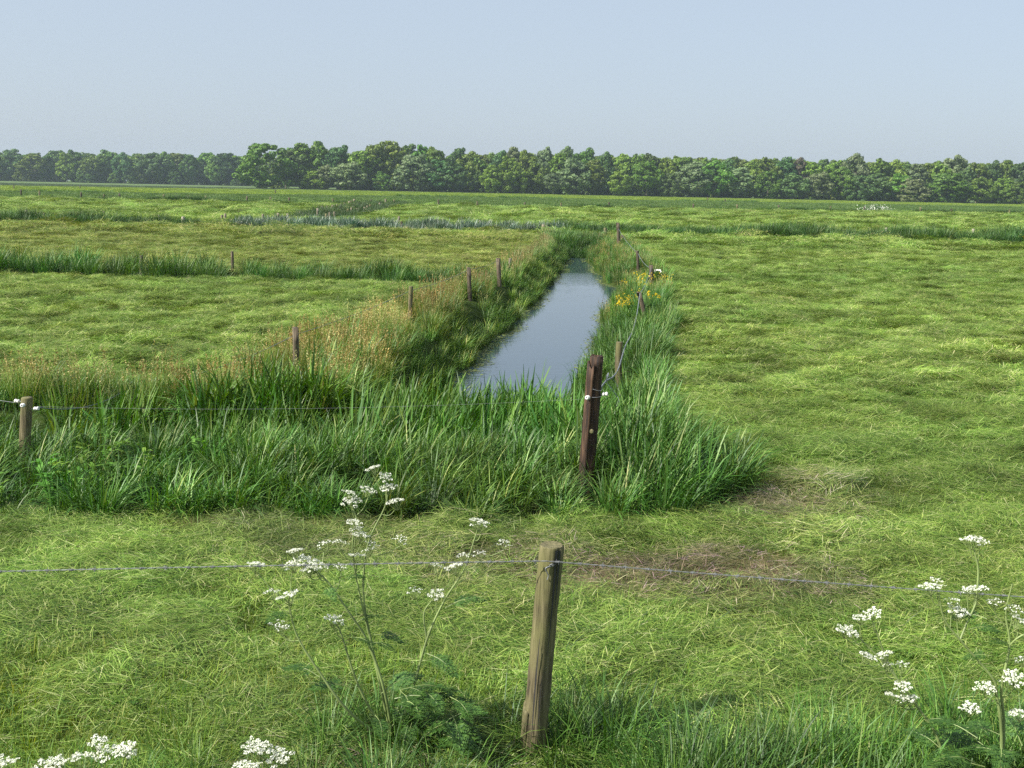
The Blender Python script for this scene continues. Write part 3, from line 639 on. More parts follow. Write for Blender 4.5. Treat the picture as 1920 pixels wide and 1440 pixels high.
# ------------------------------------------------------------------ posts
def post_mesh(name, rad, H, mt, ns=12, nr=8, rough=.05, lean=(0, 0), seed=0, taper=.04, top='flat', sink=.25):
    rg = np.random.default_rng(seed); mb = MB(); an = np.arange(ns) / ns * 2 * math.pi
    groove = 1 + rough * rg.normal(0, 1, ns); bendx, bendy = rg.normal(0, .012, 2)
    zs = np.concatenate([np.linspace(-sink, H - rad * .25, nr), [H - rad * .08, H]]); vs = []
    for i, z in enumerate(zs):
        t = max(0, z / H); rr = rad * (1 - taper * t) * groove * (1 + .018 * rg.normal(0, 1, ns))
        if i == len(zs) - 2: rr = rr * .96
        if i == len(zs) - 1: rr = rr * .93
        zz = np.full(ns, z)
        if i >= len(zs) - 2 and top == 'slant': zz = zz - .5 * rad * (np.cos(an + 1) + 1) * .6
        if i >= len(zs) - 2 and top == 'rough': zz = zz - np.abs(rg.normal(0, rad * .35, ns))
        vs.append(np.stack([rr * np.cos(an) + lean[0] * z + bendx * math.sin(3 * t), rr * np.sin(an) + lean[1] * z + bendy * math.sin(3 * t), zz], 1))
    n = len(zs); V = np.concatenate(vs + [vs[-1].mean(0, keepdims=True) - [[0, 0, rad * .05]]])
    f = [[i * ns + j, i * ns + (j + 1) % ns, (i + 1) * ns + (j + 1) % ns, (i + 1) * ns + j] for i in range(n - 1) for j in range(ns)]
    mb.add(V, f); mb.f.append(np.array([[(n - 1) * ns + j, (n - 1) * ns + (j + 1) % ns, n * ns] for j in range(ns)])); mb.m.append(np.zeros(ns, int))
    return mb
def insulator(parent, loc, az, up=.1):
    """white reel insulator on its screw: three ribs round a core"""
    mb = MB(); prof = [(-.045, .006), (-.005, .006), (-.004, .017), (.006, .023), (.014, .017), (.020, .014), (.027, .017), (.036, .023), (.046, .018), (.050, .009), (.046, .006)]
    ns = 12; an = np.arange(ns) / ns * 6.2832; d = np.array([math.cos(az), math.sin(az), up]); d /= np.linalg.norm(d)
    a = np.cross(d, [0, 0, 1.0]); a /= np.linalg.norm(a); b_ = np.cross(d, a)
    vs = [d * (p + .03) + r * (np.cos(an)[:, None] * a + np.sin(an)[:, None] * b_) for p, r in prof]
    f = [[i * ns + j, i * ns + (j + 1) % ns, (i + 1) * ns + (j + 1) % ns, (i + 1) * ns + j] for i in range(len(prof) - 1) for j in range(ns)]
    mb.add(np.concatenate(vs), f); mb.add(vs[-1] , [list(range(ns))], 1)
    o = mb.obj('insulator', [m_porc, m_hole], parent); o.location = loc; return o

def flat_top(o):                         # a sawn top: its end faces are shaded flat
    for p in o.data.polygons:
        if p.normal.z > .35 and p.center.z > .7: p.use_smooth = False
# three posts of the near fences
pb = gp(998, 1425); H1 = at(1025, 1021, pb[1])[2] - float(gz(pb[0], pb[1]))
p1 = empty('fence_post', (pb[0], pb[1], gz(pb[0], pb[1])))
tag(p1, 'thick grey brown wooden post carrying the barbed wire in the foreground', 'fence post', 'wooden fence posts')
mb = post_mesh('trunk', .063, H1, m_post, 28, 26, .04, (.058, 0), 3, .02, 'flat')
o_ = mb.obj('post', [m_post], p1); flat_top(o_)
mbk = MB()                                                  # drying cracks: deep dark slits let into the front face
for (a0, z0, z1, wd) in [(-1.15, .62, H1 - .01, .006), (-1.9, .15, .75, .004), (-1.45, .2, .5, .003), (-.85, .86, H1 - .012, .007)]:
    zz = np.linspace(z0, z1, 14); aa = a0 + .03 * np.sin(zz * 9); wv = wd * np.sin(np.linspace(.15, 3.0 if z1 < 1 else 1.6, 14)); r_ = .0655
    v = np.stack([np.stack([r_ * np.cos(aa + s * wv / r_) + .058 * zz, r_ * np.sin(aa + s * wv / r_), zz], 1) for s in (-1, 1)], 1).reshape(-1, 3)
    mbk.add(v, [[2 * i, 2 * i + 1, 2 * i + 3, 2 * i + 2] for i in range(13)])
mbk.obj('crack', [m_hole], p1)
mb = MB(); tube(mb, curve([(.018 + .058 * 1.05, -.066, 0), (.03 + .06, -.078, .012), (.045 + .06, -.062, .0), (.06, -.072, -.012), (.075, -.07, -.05), (.07, -.068, -.075)], 24), .003, 5)
o_ = mb.obj('staple', [m_wire], p1); o_.location = (-.02, 0, at(1025, 1052, pb[1])[2] - gz(pb[0], pb[1]))
mb = MB(); zz = np.linspace(-.05, .34, 8)                      # split-off sliver at the foot
an = np.linspace(2.3, 3.9, 6)
vo = np.stack([np.stack([.074 * np.cos(an) + .058 * z, .074 * np.sin(an), 0 * an + z - .03 * (i == 7) * np.arange(6) / 3], 1) for i, z in enumerate(zz)]).reshape(-1, 3)
mb.add(vo, [[i * 6 + j, i * 6 + j + 1, (i + 1) * 6 + j + 1, (i + 1) * 6 + j] for i in range(7) for j in range(5)])
so_ = mb.obj('bark_strip', [m_post], p1); md = so_.modifiers.new('thick', 'SOLIDIFY'); md.thickness = .02

pb2 = gp(1098, 925); H2 = at(1112, 664, pb2[1])[2] - float(gz(pb2[0], pb2[1]))
p2 = empty('fence_post', (pb2[0], pb2[1], gz(pb2[0], pb2[1])))
tag(p2, 'dark red brown corner post with split top standing in tall grass', 'fence post', 'wooden fence posts')
post_mesh('t', .070, H2, m_creo, 24, 22, .04, (.045, 0), 5, .05, 'rough').obj('post', [m_creo], p2)
mb = MB(); an = np.linspace(2.5, 4.4, 7)                       # the shorter split half on its left
vo = np.stack([np.stack([.088 * np.cos(an) + .045 * z, .086 * np.sin(an), 0 * an + z + (i == 9) * np.array([0, .02, -.03, .03, -.02, -.05, 0])], 1) for i, z in enumerate(np.linspace(-.1, H2 - .09, 10))]).reshape(-1, 3)
mb.add(vo, [[i * 7 + j, i * 7 + j + 1, (i + 1) * 7 + j + 1, (i + 1) * 7 + j] for i in range(9) for j in range(6)])
so_ = mb.obj('split_half', [m_creo], p2); md = so_.modifiers.new('thick', 'SOLIDIFY'); md.thickness = .022
mb = MB(); nz_ = .68; an = np.arange(10) / 10 * 6.2832
zk = at(1105, 806, pb2[1])[2] - gz(pb2[0], pb2[1])
for r_, yo in ((.024, 0), (.014, -.006)): pass
mb.add(np.concatenate([np.stack([.026 * np.cos(an), 0 * an, .026 * np.sin(an)], 1), np.stack([.015 * np.cos(an), 0 * an - .010, .015 * np.sin(an)], 1)]), [[j, (j + 1) % 10, 10 + (j + 1) % 10, 10 + j] for j in range(10)]); mb.add(np.stack([.015 * np.cos(an), 0 * an - .010, .015 * np.sin(an)], 1), [list(range(10))])
k_ = mb.obj('knot', [m_post], p2); k_.location = (.045 * zk - .0, -.069, zk)
zi = at(1105, 741, pb2[1])[2] - gz(pb2[0], pb2[1])
insulator(p2, (.045 * zi - .045, -.055, zi - .01), -2.0); insulator(p2, (.045 * zi + .06, -.01, zi + .012), -.1)
mb = MB(); th = np.linspace(0, 6.2832, 30); tube(mb, np.stack([.078 * np.cos(th) + .045 * zi, .078 * np.sin(th), zi + .006 * np.sin(th)], 1), .003, 5, 0, False)
mb2 = mb; tube(mb2, np.stack([.080 * np.cos(th) + .045 * (zi + .07), .080 * np.sin(th), zi + .07 + .012 * np.sin(2 * th)], 1), .003, 5, 0, False)
mb.obj('wire_wrap', [m_wire], p2)

pb3 = gp(46, 868); H3 = at(52, 745, pb3[1])[2] - float(gz(pb3[0], pb3[1]))
p3 = empty('fence_post', (pb3[0], pb3[1], gz(pb3[0], pb3[1])))
tag(p3, 'grey post with three white insulators at the left edge of the tall grass', 'fence post', 'wooden fence posts')
lx3 = (at(52, 760, pb3[1])[0] - pb3[0]) / H3
post_mesh('t', .058, H3, m_post, 20, 16, .03, (lx3, 0), 9, .03, 'flat').obj('post', [m_post], p3)
zi3 = H3 - .07
insulator(p3, (lx3 * zi3 - .055, 0, zi3 + .02), 3.0); insulator(p3, (lx3 * zi3 + .0, -.055, zi3), -1.5); insulator(p3, (lx3 * zi3 + .055, -.01, zi3 - .05), -.15)

# further posts: (foot px, foot py, top px, top py, kind, width px, label)
FP = 'wooden fence posts'
def far_post(fx, fy, tx, ty, kind, wpx, label, group=FP):
    b_ = gp(fx, fy); Ht = at(tx, ty, b_[1]); H = max(.5, float(Ht[2]))
    rad = max(.035, wpx * b_[1] / F / 2); z = float(gz(b_[0], b_[1])); H = H - z
    mt = {'g': m_grey, 'd': m_darkp, 'p': m_palep, 'o': m_post}[kind]
    o_ = post_mesh('fence_post', rad, H, mt, 10, 6, .06, ((Ht[0] - b_[0]) / H, 0), int(fx * 7 + fy), .03, random.choice(['flat', 'slant', 'rough'])).obj('fence_post', [mt])
    o_.location = (b_[0], b_[1], z); tag(o_, label, 'fence post', group); return o_
L1 = far_post(556, 708, 554, 613, 'd', 12, 'dark slotted post in rusty sorrel on the left bank, nearest of its fence')
L1p = [(L1, 613)]
far_post(769, 604, 771, 537, 'o', 9, 'straight pale post on the left bank, second from the rusty sorrel end')
far_post(881, 565, 879, 501, 'd', 8, 'thin brown post on the left bank beside yellow flowers')
far_post(937, 533, 934, 483, 'd', 9, 'dark post leaning left where the cross ditch meets the left bank')
far_post(957, 520, 957, 484, 'g', 6, 'short grey stump half hidden in grass behind the dark leaning bank post')
far_post(265, 512, 265, 479, 'd', 6, 'small dark post rising from the left cross ditch growth, left of two')
far_post(436, 512, 435, 471, 'd', 6, 'dark post rising from the left cross ditch growth, right of two')
far_post(1163, 705, 1162, 641, 'o', 13, 'stubby post draped with braided wire behind the dark corner post')
far_post(1208, 594, 1197, 547, 'd', 9, 'dark post leaning left with wire on top beside yellow flowers')
far_post(1221, 531, 1221, 496, 'd', 8, 'dark post with a white scrap at its foot on the right bank')
far_post(1197, 504, 1195, 470, 'd', 6, 'thin dark post leaning left beyond the white scrap on the right bank')
far_post(1160, 461, 1158, 417, 'd', 6, 'tall dark post at the far right corner of the open ditch')
far_post(1167, 458, 1166, 448, 'd', 5, 'tiny dark stump beside the tall post at the ditch end')
far_post(1135, 447, 1135, 427, 'o', 6, 'short olive post left of the tall post at the ditch end')
far_post(1018, 441, 1019, 421, 'g', 7, 'grey post left of the ditch end in the second cross ditch')
far_post(1084, 432, 1084, 418, 'p', 5, 'white topped post in reeds behind the ditch end')
far_post(1055, 430, 1055, 419, 'o', 4, 'short olive post in reeds between grey post and white topped post')
for i, (fx, ty, fy, k, wd, lab) in enumerate([
    (45, 394, 412, 'g', 5, 'grey post leaning right in the second cross ditch, farthest left of its row'),
    (83, 399, 414, 'g', 4, 'thin grey post in blue reeds near the left end of the second ditch row'),
    (195, 396, 410, 'd', 4, 'dark post beside a green bush on the left part of the second ditch'),
    (297, 402, 418, 'g', 2, 'thin bare stake between the dark post and the pale post of the second ditch'),
    (343, 406, 422, 'p', 6, 'pale thick post alone in front of the second cross ditch'),
    (416, 404, 416, 'g', 4, 'thinner of the paired posts by a brown bush on the second ditch'),
    (422, 400, 418, 'g', 5, 'thicker of the paired posts by a brown bush on the second ditch'),
    (447, 401, 408, 'd', 3, 'tiny dark stump in hay behind the paired posts'),
    (493, 401, 416, 'g', 4, 'grey post at the left end of the blue reeds'),
    (521, 399, 414, 'g', 4, 'grey post in blue reeds, second from their left end'),
    (539, 400, 414, 'g', 4, 'grey post in blue reeds, third from their left end'),
    (748, 405, 423, 'g', 4, 'taller of two posts in blue reeds right of the double row'),
    (753, 415, 432, 'd', 4, 'shorter dark post in blue reeds right of the double row'),
    (900, 413, 428, 'g', 3, 'faint grey post at the right part of the blue reeds'),
    (1337, 422, 436, 'd', 4, 'dark post at a bushy clump on the right of the second ditch'),
    (1498, 426, 440, 'g', 4, 'grey post between two bushy clumps on the right ditch'),
    (1662, 427, 446, 'p', 5, 'pale post in the right ditch growth above tiny yellow flowers'),
    (1825, 429, 446, 'p', 5, 'pale post in the right ditch growth, farthest right of its row')]):
    far_post(fx, fy, fx + (5 if i == 0 else 0), ty, k, wd, lab)
ROW_L = [(562, 396, 409), (595, 390, 408), (604, 386, 399), (613, 386, 397), (623, 384, 397), (632, 383, 392), (639, 382, 391), (646, 380, 389), (655, 377, 386), (659, 376, 385), (664, 373, 383)]
ROW_R = [(611, 400, 414), (618, 398, 413), (627, 397, 412), (652, 391, 404), (659, 389, 404), (670, 390, 401), (674, 390, 399), (683, 388, 397), (689, 386, 394), (694, 384, 391), (712, 380, 387), (723, 373, 382)]
ORD = ['first', 'second', 'third', 'fourth', 'fifth', 'sixth', 'seventh', 'eighth', 'ninth', 'tenth', 'eleventh', 'twelfth', 'thirteenth', 'fourteenth', 'fifteenth', 'sixteenth']
for rows, side in ((ROW_L, 'left'), (ROW_R, 'right')):
    for i, (fx, ty, fy) in enumerate(rows):
        far_post(fx, fy, fx, ty, 'g' if i % 3 else 'o', 3.6, 'weathered post, %s from the near end in the %s line of the double row' % (ORD[i], side), 'posts of the double row')
FAR = [(39, 355, 368), (74, 357, 369), (152, 360, 372), (195, 364, 375), (224, 362, 374), (307, 364, 375), (353, 366, 378), (386, 367, 379), (463, 368, 379), (507, 369, 381), (542, 370, 382), (624, 372, 383), (696, 374, 384), (739, 374, 385), (822, 374, 387), (895, 377, 389), (984, 379, 390), (1052, 380, 391), (1142, 379, 392), (1219, 383, 392), (1300, 382, 394), (1382, 383, 395), (1460, 384, 396), (1557, 386, 397), (1621, 387, 399), (1726, 388, 400), (1784, 391, 401), (1893, 392, 403)]
for i, (fx, ty, fy) in enumerate(FAR):
    n = len(FAR)
    if i < 14: lab = 'thin post of the far fence, %s from the left end of the field' % ORD[i]
    else: lab = 'thin post of the far fence, %s from the right end of the field' % ORD[n - 1 - i]
    far_post(fx, fy, fx, ty, 'o' if i % 2 else 'd', 3.4, lab, 'posts of the far fence')
for fx, ty, fy, lab in [(26, 347, 355, 'faint stake on the bright far field, leftmost of two'), (29 + 121, 348, 355, 'faint stake on the bright far field left of the dark tufts'), (516, 356, 364, 'faint stake on the bright far field below the broad corner oak'), (1327, 370, 377, 'dark gate stake on the far field before the wood'), (1360, 373, 379, 'small stake right of the dark gate stake before the wood')]:
    far_post(fx, fy, fx, ty, 'd', 2, lab, 'stakes on the bright far field')

# ------------------------------------------------------------------ wires
def helix(path, r, per, ph):
    d = np.gradient(path, axis=0); d /= np.linalg.norm(d, axis=1, keepdims=True)
    s = np.concatenate([[0], np.cumsum(np.linalg.norm(np.diff(path, axis=0), axis=1))]); up = np.array([0, 0, 1.0])
    sd_ = np.cross(d, up); sd_ /= np.linalg.norm(sd_, axis=1, keepdims=True); a = s / per * 6.2832 + ph
    return path + r * (np.cos(a)[:, None] * up + np.sin(a)[:, None] * sd_)
wp = at(1024, 1052, pb[1] - .075)
left = at(0, 1075, wp[1] - .15); right = at(1920, 1116, wp[1] + .05)
lfar = left + (left - wp) * .7; rfar = right + (right - wp) * .7
def span(a, b_, sag, n): t = np.linspace(0, 1, n)[:, None]; return a * (1 - t) + b_ * t - np.array([0, 0, sag]) * 4 * t * (1 - t)
path = np.vstack([span(lfar, wp, -.01, 420)[:-1], span(wp, rfar, .01, 420)])
bw = MB()
for ph in (0, math.pi): tube(bw, helix(path, .0023, .085, ph), .0014, 5)
bwo = empty('barbed_wire', tuple(wp)); tag(bwo, 'twisted galvanised barbed wire strung across the foreground post', 'barbed wire')
o_ = bw.obj('strand', [m_wire], bwo); o_.location = -Vector(wp)
s = np.concatenate([[0], np.cumsum(np.linalg.norm(np.diff(path, axis=0), axis=1))])
for q in np.arange(.05, s[-1], .115):
    p_ = np.array([np.interp(q, s, path[:, k]) for k in range(3)]); mb = MB()
    for k in range(2):
        dv = R.normal(0, 1, 3) * np.array([.35, 1, 1]); dv /= np.linalg.norm(dv); tube(mb, [-dv * .016, 0 * dv, dv * .016], [.0006, .0019, .0006], 4)
    tube(mb, helix(np.linspace([-.010, 0, 0], [.010, 0, 0], 20), .0058, .005, 0), .0014, 4)
    o_ = mb.obj('barb', [m_wire], bwo); o_.location = Vector(p_ - wp)

def wire(pts, rad, label, mt=m_wire, sag=.05, n=30):
    mb = MB(); P = []
    for a, b_ in zip(pts[:-1], pts[1:]): P.append(span(np.array(a), np.array(b_), sag, n)[:-1])
    P.append(np.array([pts[-1]])); P = np.vstack(P); c_ = P[0].copy(); tube(mb, P - c_, rad, 5)
    o_ = mb.obj('fence_wire', [mt]); o_.location = c_; return tag(o_, label, 'wire', 'plain fence wires')
i2l = np.array([pb2[0] - .02, pb2[1] - .1, at(1100, 744, pb2[1])[2]]); i3r = at(70, 762, pb3[1] - .03)
wire([i3r, i2l], .0008, 'thin plain wire stretched from the left insulator post to the dark corner post', sag=.06)
wire([at(30, 755, pb3[1]), at(-300, 700, pb3[1] + 1)], .0026, 'short thin wire running out of view from the left insulator post', sag=.02)
wire([at(68, 763, pb3[1]), at(240, 728, 14.2), at(553, 628, 16.6)], .0045, 'sagging grey wire from the left insulator post to the slotted bank post', m_cable, sag=.12)
wire([at(552, 628, 16.6), at(769, 545, 23.6), at(880, 505, 28.3), at(935, 488, 33.2)], .005, 'thin wire along the posts of the left bank', m_cable, sag=.05)
mb = MB()
A = [at(1121, 734, 10.5), at(1136, 715, 12.4), at(1150, 706, 14), at(1160, 690, 15.5), at(1172, 650, 17.2), at(1184, 625, 19.5), at(1193, 595, 22.5), at(1200, 550, 25.2)]
Pc = curve(A, 120); c_ = Pc[0].copy()
for ph in (0, 2.1, 4.2): tube(mb, helix(Pc - c_, .007, .22, ph), .005, 5)
B_ = curve([A[1], at(1140, 705, 12.2), at(1156, 720, 12.3), at(1163, 742, 12.3)], 30); tube(mb, B_ - c_, .004, 5)
B_ = curve([A[1], at(1150, 733, 12.2), at(1160, 748, 12.1), at(1161, 762, 12.0)], 30); tube(mb, B_ - c_, .004, 5)
B_ = curve([A[1] + [0, 0, .0], at(1141, 700, 12.6), at(1137, 706, 12.9)], 16); tube(mb, B_ - c_, .008, 5)
o_ = mb.obj('braided_wire', [m_cable]); o_.location = c_; tag(o_, 'thick frayed braided wire looping from the dark corner post over the stubby post', 'wire')
wire([at(1200, 550, 25.3), at(1221, 503, 34.4), at(1196, 475, 40.8), at(1159, 428, 57)], .007, 'thin wire running past the leaning posts of the right bank', m_cable, sag=.1)
mb = MB(); gu, gv = np.meshgrid(np.linspace(-.10, .10, 9), np.linspace(-.07, .07, 7))
mb.add(np.stack([gu + R.normal(0, .015, gu.shape), gv + R.normal(0, .015, gu.shape), .10 * np.cos(gu * 6) * np.cos(gv * 8) + R.normal(0, .025, gu.shape)], -1).reshape(-1, 3), [[i * 9 + j, i * 9 + j + 1, i * 9 + j + 10, i * 9 + j + 9] for i in range(6) for j in range(8)])
o_ = mb.obj('scrap', [m_scrap], smooth=False); b_ = gp(1232, 530); o_.location = (b_[0], b_[1], .32); tag(o_, 'small white scrap in the grass at the foot of a dark post', 'scrap')

# ------------------------------------------------------------------ cow parsley
def umbel_mesh(seed, rad=.036, nu=12, dense=20):
    rg = np.random.default_rng(seed); mb = MB(); c0 = np.array([0, 0, -rad * 1.1])
    for i in range(nu):
        a = i * 2.4; r = rad * math.sqrt((i + .4) / nu) * rg.uniform(.9, 1.1); e = np.array([r * math.cos(a), r * math.sin(a), -.25 * r * r / rad + rg.normal(0, .002)])
        tube(mb, [c0, (c0 + e) / 2 + [0, 0, -.002], e], .0009, 3, 1, False)
        n = dense; th = rg.uniform(0, 6.283, n); rr = .0085 * np.sqrt(rg.random(n)); pos = e + np.stack([rr * np.cos(th), rr * np.sin(th), .006 * (1 - (rr / .011) ** 2) + rg.normal(0, .0012, n)], 1)
        diamonds(mb, pos, rg.uniform(.0020, .0036, n), 0, np.array([0, 0, 1.2]), 1.5, .7)
    return mb.mesh('umbel', [m_white, m_ustem])
UM = [umbel_mesh(k) for k in range(5)]; UMs = [umbel_mesh(20 + k, .034, 9, 8) for k in range(3)]
def fern_mesh(seed):
    rg = np.random.default_rng(seed); mb = MB(); L_ = 1.0
    rach = curve([(0, 0, 0), (.4, 0, .10), (.75, 0, .06), (1.0, 0, -.08)], 12); tube(mb, rach, [.010 * (1 - i / 14) + .002 for i in range(len(rach))], 4, 1, False)
    for i, t in enumerate(np.linspace(.25, .98, 9)):
        p = np.array([np.interp(t, np.linspace(0, 1, len(rach)), rach[:, k]) for k in range(3)]); l1 = .42 * (1 - t) ** .8 + .05
        for s in (-1, 1):
            d = np.array([.55, s * .83, rg.normal(0, .12) - .1]); d /= np.linalg.norm(d); m_ = max(3, int(9 * l1 / .42))
            for q in range(m_):
                u = (q + .6) / m_; c_ = p + d * l1 * u; l2 = .14 * (1 - u) + .03
                for s2 in (-1, 1):
                    e = np.array([d[0] * .6 - d[1] * .8 * s2, d[1] * .6 + d[0] * .8 * s2, d[2] + rg.normal(0, .15)]); wv = np.array([e[1], -e[0], 0]) * .20
                    mb.add([c_, c_ + e * l2 * .5 + wv * l2, c_ + e * l2, c_ + e * l2 * .5 - wv * l2], [[0, 1, 2, 3]])
    return mb.mesh('leaf', [m_fern, m_ustem], smooth=False)
FE = [fern_mesh(k) for k in range(4)]
def parsley(label, foot, stems, umb, leaves, d0):
    """stems: lists of (px, py, depth offset); umb: (px, py, size, dense, depth); leaves: (px, py, length, az, depth)"""
    root = empty('cow_parsley', tuple(foot)); tag(root, label, 'wild flower', 'cow parsley plants'); fo = np.array(foot)
    anchors = []
    for st in stems:
        P = [(np.array(fo) if p is None else at(p[0], p[1], d0 + p[2])) - fo for p in st]; P = curve(P, 26); r0 = st_r = .0065
        mb = MB(); tube(mb, P, np.linspace(.0090 if st[0] is None else .0055, .0034, len(P)), 6); mb.obj('stem', [m_ustem], root); anchors += [q for q in P[len(P) // 3:]]
    anchors = np.array(anchors)
    for i, (px, py, sz, dn, dd) in enumerate(umb):
        p = at(px, py, d0 + dd) - fo
        o_ = bpy.data.objects.new('umbel', UM[i % 5] if dn else UMs[i % 3]); COL.objects.link(o_); o_.parent = root; o_.location = p; o_.scale = (sz,) * 3
        o_.rotation_euler = (random.uniform(-.35, .25), random.uniform(-.4, .4), random.uniform(0, 6.28))
        dd_ = np.linalg.norm(anchors - (p - [0, 0, .12]), axis=1) + np.where(anchors[:, 2] > p[2] - .03, 9, 0); a = anchors[np.argmin(dd_)]
        if dd_.min() < .9:
            mb = MB(); e = p - [0, 0, .034 * sz]; tube(mb, curve([a, a * .45 + e * .55 + [0, 0, -.02], e], 10), np.linspace(.0028, .0015, 11) if False else .0026, 4, 0, False); mb.obj('stalk', [m_ustem], root)
    for i, (px, py, ln, az, dd) in enumerate(leaves):
        o_ = bpy.data.objects.new('leaf', FE[i % 4]); COL.objects.link(o_); o_.parent = root; o_.location = at(px, py, d0 + dd) - fo; o_.scale = (ln,) * 3
        o_.rotation_euler = (random.uniform(-.3, .3), random.uniform(-.35, .3), az)
    return root
dA = 5.2
fA = gp(738, 1405); fA[2] = float(gz(fA[0], fA[1]))
stA = [[None, (722, 1300, 0), (690, 1205, 0), (655, 1150, -.03), (612, 1088, -.05), (582, 1066, -.06)],
       [None, (712, 1280, .03), (694, 1195, .05), (681, 1110, .06), (690, 1020, .08), (722, 950, .1), (725, 915, .1)],
       [(693, 1195, .05), (668, 1085, .02), (661, 1030, 0), (664, 992, 0)],
       [None, (655, 1335, -.1), (600, 1262, -.12), (556, 1190, -.12), (541, 1128, -.12)],
       [None, (676, 1295, .05), (640, 1190, .05), (629, 1168, .05)],
       [None, (772, 1300, .05), (800, 1200, .08), (832, 1128, .1), (870, 1068, .1), (893, 1000, .12)],
       [(690, 1020, .08), (664, 960, .1), (656, 930, .1)],
       [(800, 1200, .08), (795, 1150, .1), (815, 1120, .1)]]
umA = [(700, 876, 1.2, 1, .1), (722, 893, 1.1, 1, .1), (727, 913, 1.2, 1, .1), (691, 917, 1.2, 1, .12), (742, 938, 1.4, 1, .08), (655, 922, 1.0, 1, .1), (659, 938, 1.4, 1, .1),
       (663, 978, 1.1, 1, 0), (667, 990, 1.0, 1, .02), (678, 1001, 1.3, 1, 0), (698, 1020, 1.2, 0, 0), (668, 1040, 1.3, 1, .02), (690, 1030, 1.0, 0, .0), (640, 1016, 1.2, 0, 0), (607, 1019, 1.4, 0, .05),
       (553, 1031, 1.2, 1, -.05), (547, 1057, 1.3, 1, -.08), (571, 1050, 1.5, 1, -.06), (594, 1057, 1.5, 1, -.06), (578, 1066, 1.2, 1, -.09), (482, 1057, 1.3, 1, -.1), (540, 1114, 1.6, 1, -.12), (512, 1108, 1.3, 0, -.12), (525, 1172, 1.4, 0, -.12), (530, 1176, 1.0, 0, -.1),
       (627, 1159, 1.4, 1, .05), (903, 980, 1.6, 0, .12), (895, 975, 1.2, 1, .12), (945, 1018, 1.2, 0, .12), (900, 1036, 1.2, 0, .1), (852, 1060, 1.5, 1, .1), (872, 1040, 1.2, 0, .1), (780, 1106, 1.3, 0, .1), (818, 1112, 1.2, 1, .1), (820, 1060, 1.2, 0, .08), (750, 1010, 1.2, 0, .08), (640, 1062, 1.0, 0, 0)]
lvA = [(664, 1170, .16, .3, 0), (655, 1195, .17, -.5, 0), (700, 1190, .15, .1, .02), (690, 1205, .15, -.3, 0), (835, 1140, .2, .1, .1), (800, 1225, .2, -.6, .06), (790, 1240, .18, .4, .06), (640, 1090, .13, .6, 0), (610, 1100, .12, -1, -.04), (545, 1150, .15, -2.2, -.12), (600, 1270, .2, 2.8, -.12), (660, 1290, .2, 3.4, 0), (715, 1300, .22, .4, 0), (740, 1310, .25, -.2, .0)]
for k in range(26):
    lvA.append((random.uniform(700, 850), random.uniform(1290, 1400), random.uniform(.16, .30), random.uniform(-1.6, 1.6), random.uniform(-.15, .25)))
parsley('tall branching cow parsley with many white umbels left of the barbed wire post', fA, stA, umA, lvA, dA)
dB = 4.75; fB = at(1880, 1500, dB); fB[2] = float(gz(fB[0], fB[1])); fB[0] = at(1885, 1460, dB)[0]
stB = [[None, (1878, 1380, 0), (1868, 1300, 0), (1860, 1270, 0), (1800, 1200, 0), (1770, 1160, 0), (1760, 1110, 0)],
       [None, (1882, 1370, .02), (1878, 1290, .02), (1893, 1210, .02), (1886, 1150, .02), (1898, 1095, .02)],
       [(1800, 1200, 0), (1812, 1170, .03), (1830, 1130, .05), (1830, 1110, .06)],
       [(1893, 1210, .02), (1910, 1195, 0), (1940, 1180, 0)],
       [(1830, 1130, .05), (1834, 1070, .06), (1826, 1030, .07)]]
umB = [(1745, 1098, 1.3, 1, 0), (1758, 1092, 1.1, 0, 0), (1830, 1102, 1.5, 1, .06), (1815, 1106, 1.0, 0, .04), (1786, 1125, 1.1, 0, .02), (1796, 1144, 1.5, 1, .03), (1820, 1010, 1.4, 1, .07), (1838, 1012, 1.3, 0, .07), (1912, 1160, 1.4, 1, 0), (1900, 1140, 1.2, 0, 0), (1905, 1268, 1.6, 1, -.03), (1890, 1275, 1.2, 0, -.03), (1847, 1287, 1.3, 1, 0), (1818, 1326, 1.3, 1, 0), (1908, 1335, 1.3, 1, 0), (1865, 1127, 1.2, 0, .03), (1918, 1235, 1.1, 0, 0)]
lvB = [(1850, 1160, .15, 2.4, 0), (1815, 1180, .14, 0, 0), (1880, 1380, .2, 2.6, 0), (1860, 1230, .12, 3, 0), (1893, 1210, .13, 3.6, .02)] + [(random.uniform(1820, 1920), random.uniform(1380, 1440), random.uniform(.18, .28), random.uniform(1.5, 4.5), random.uniform(-.1, .2)) for _ in range(10)]
parsley('thick stemmed cow parsley forking at the right edge of the picture', fB, stB, umB, lvB, dB)
dC = 4.9; fC = at(1795, 1440, dC); fC[2] = float(gz(fC[0], fC[1]))
stC = [[None, (1760, 1390, 0), (1720, 1325, 0), (1680, 1270, 0), (1640, 1225, 0), (1605, 1190, 0)], [(1680, 1270, 0), (1660, 1230, .02), (1638, 1170, .02)]]
umC = [(1588, 1180, 1.4, 1, 0), (1600, 1185, 1.0, 0, 0), (1613, 1157, 1.1, 1, .02), (1636, 1148, 1.2, 1, .02), (1628, 1228, 1.3, 1, 0), (1657, 1225, 1.3, 1, .02), (1660, 1245, 1.0, 0, 0), (1690, 1245, 1.3, 0, .02), (1675, 1303, 1.2, 1, -.03), (1692, 1285, 1.3, 1, -.02), (1705, 1308, 1.2, 1, -.03), (1690, 1310, 1.0, 0, -.03)]
lvC = [(1750, 1390, .18, .5, 0), (1770, 1410, .2, 2.4, 0), (1735, 1350, .14, -.5, 0)]
parsley('leaning cow parsley with a row of loose white umbels left of the forked one', fC, stC, umC, lvC, dC)
dD = 4.1
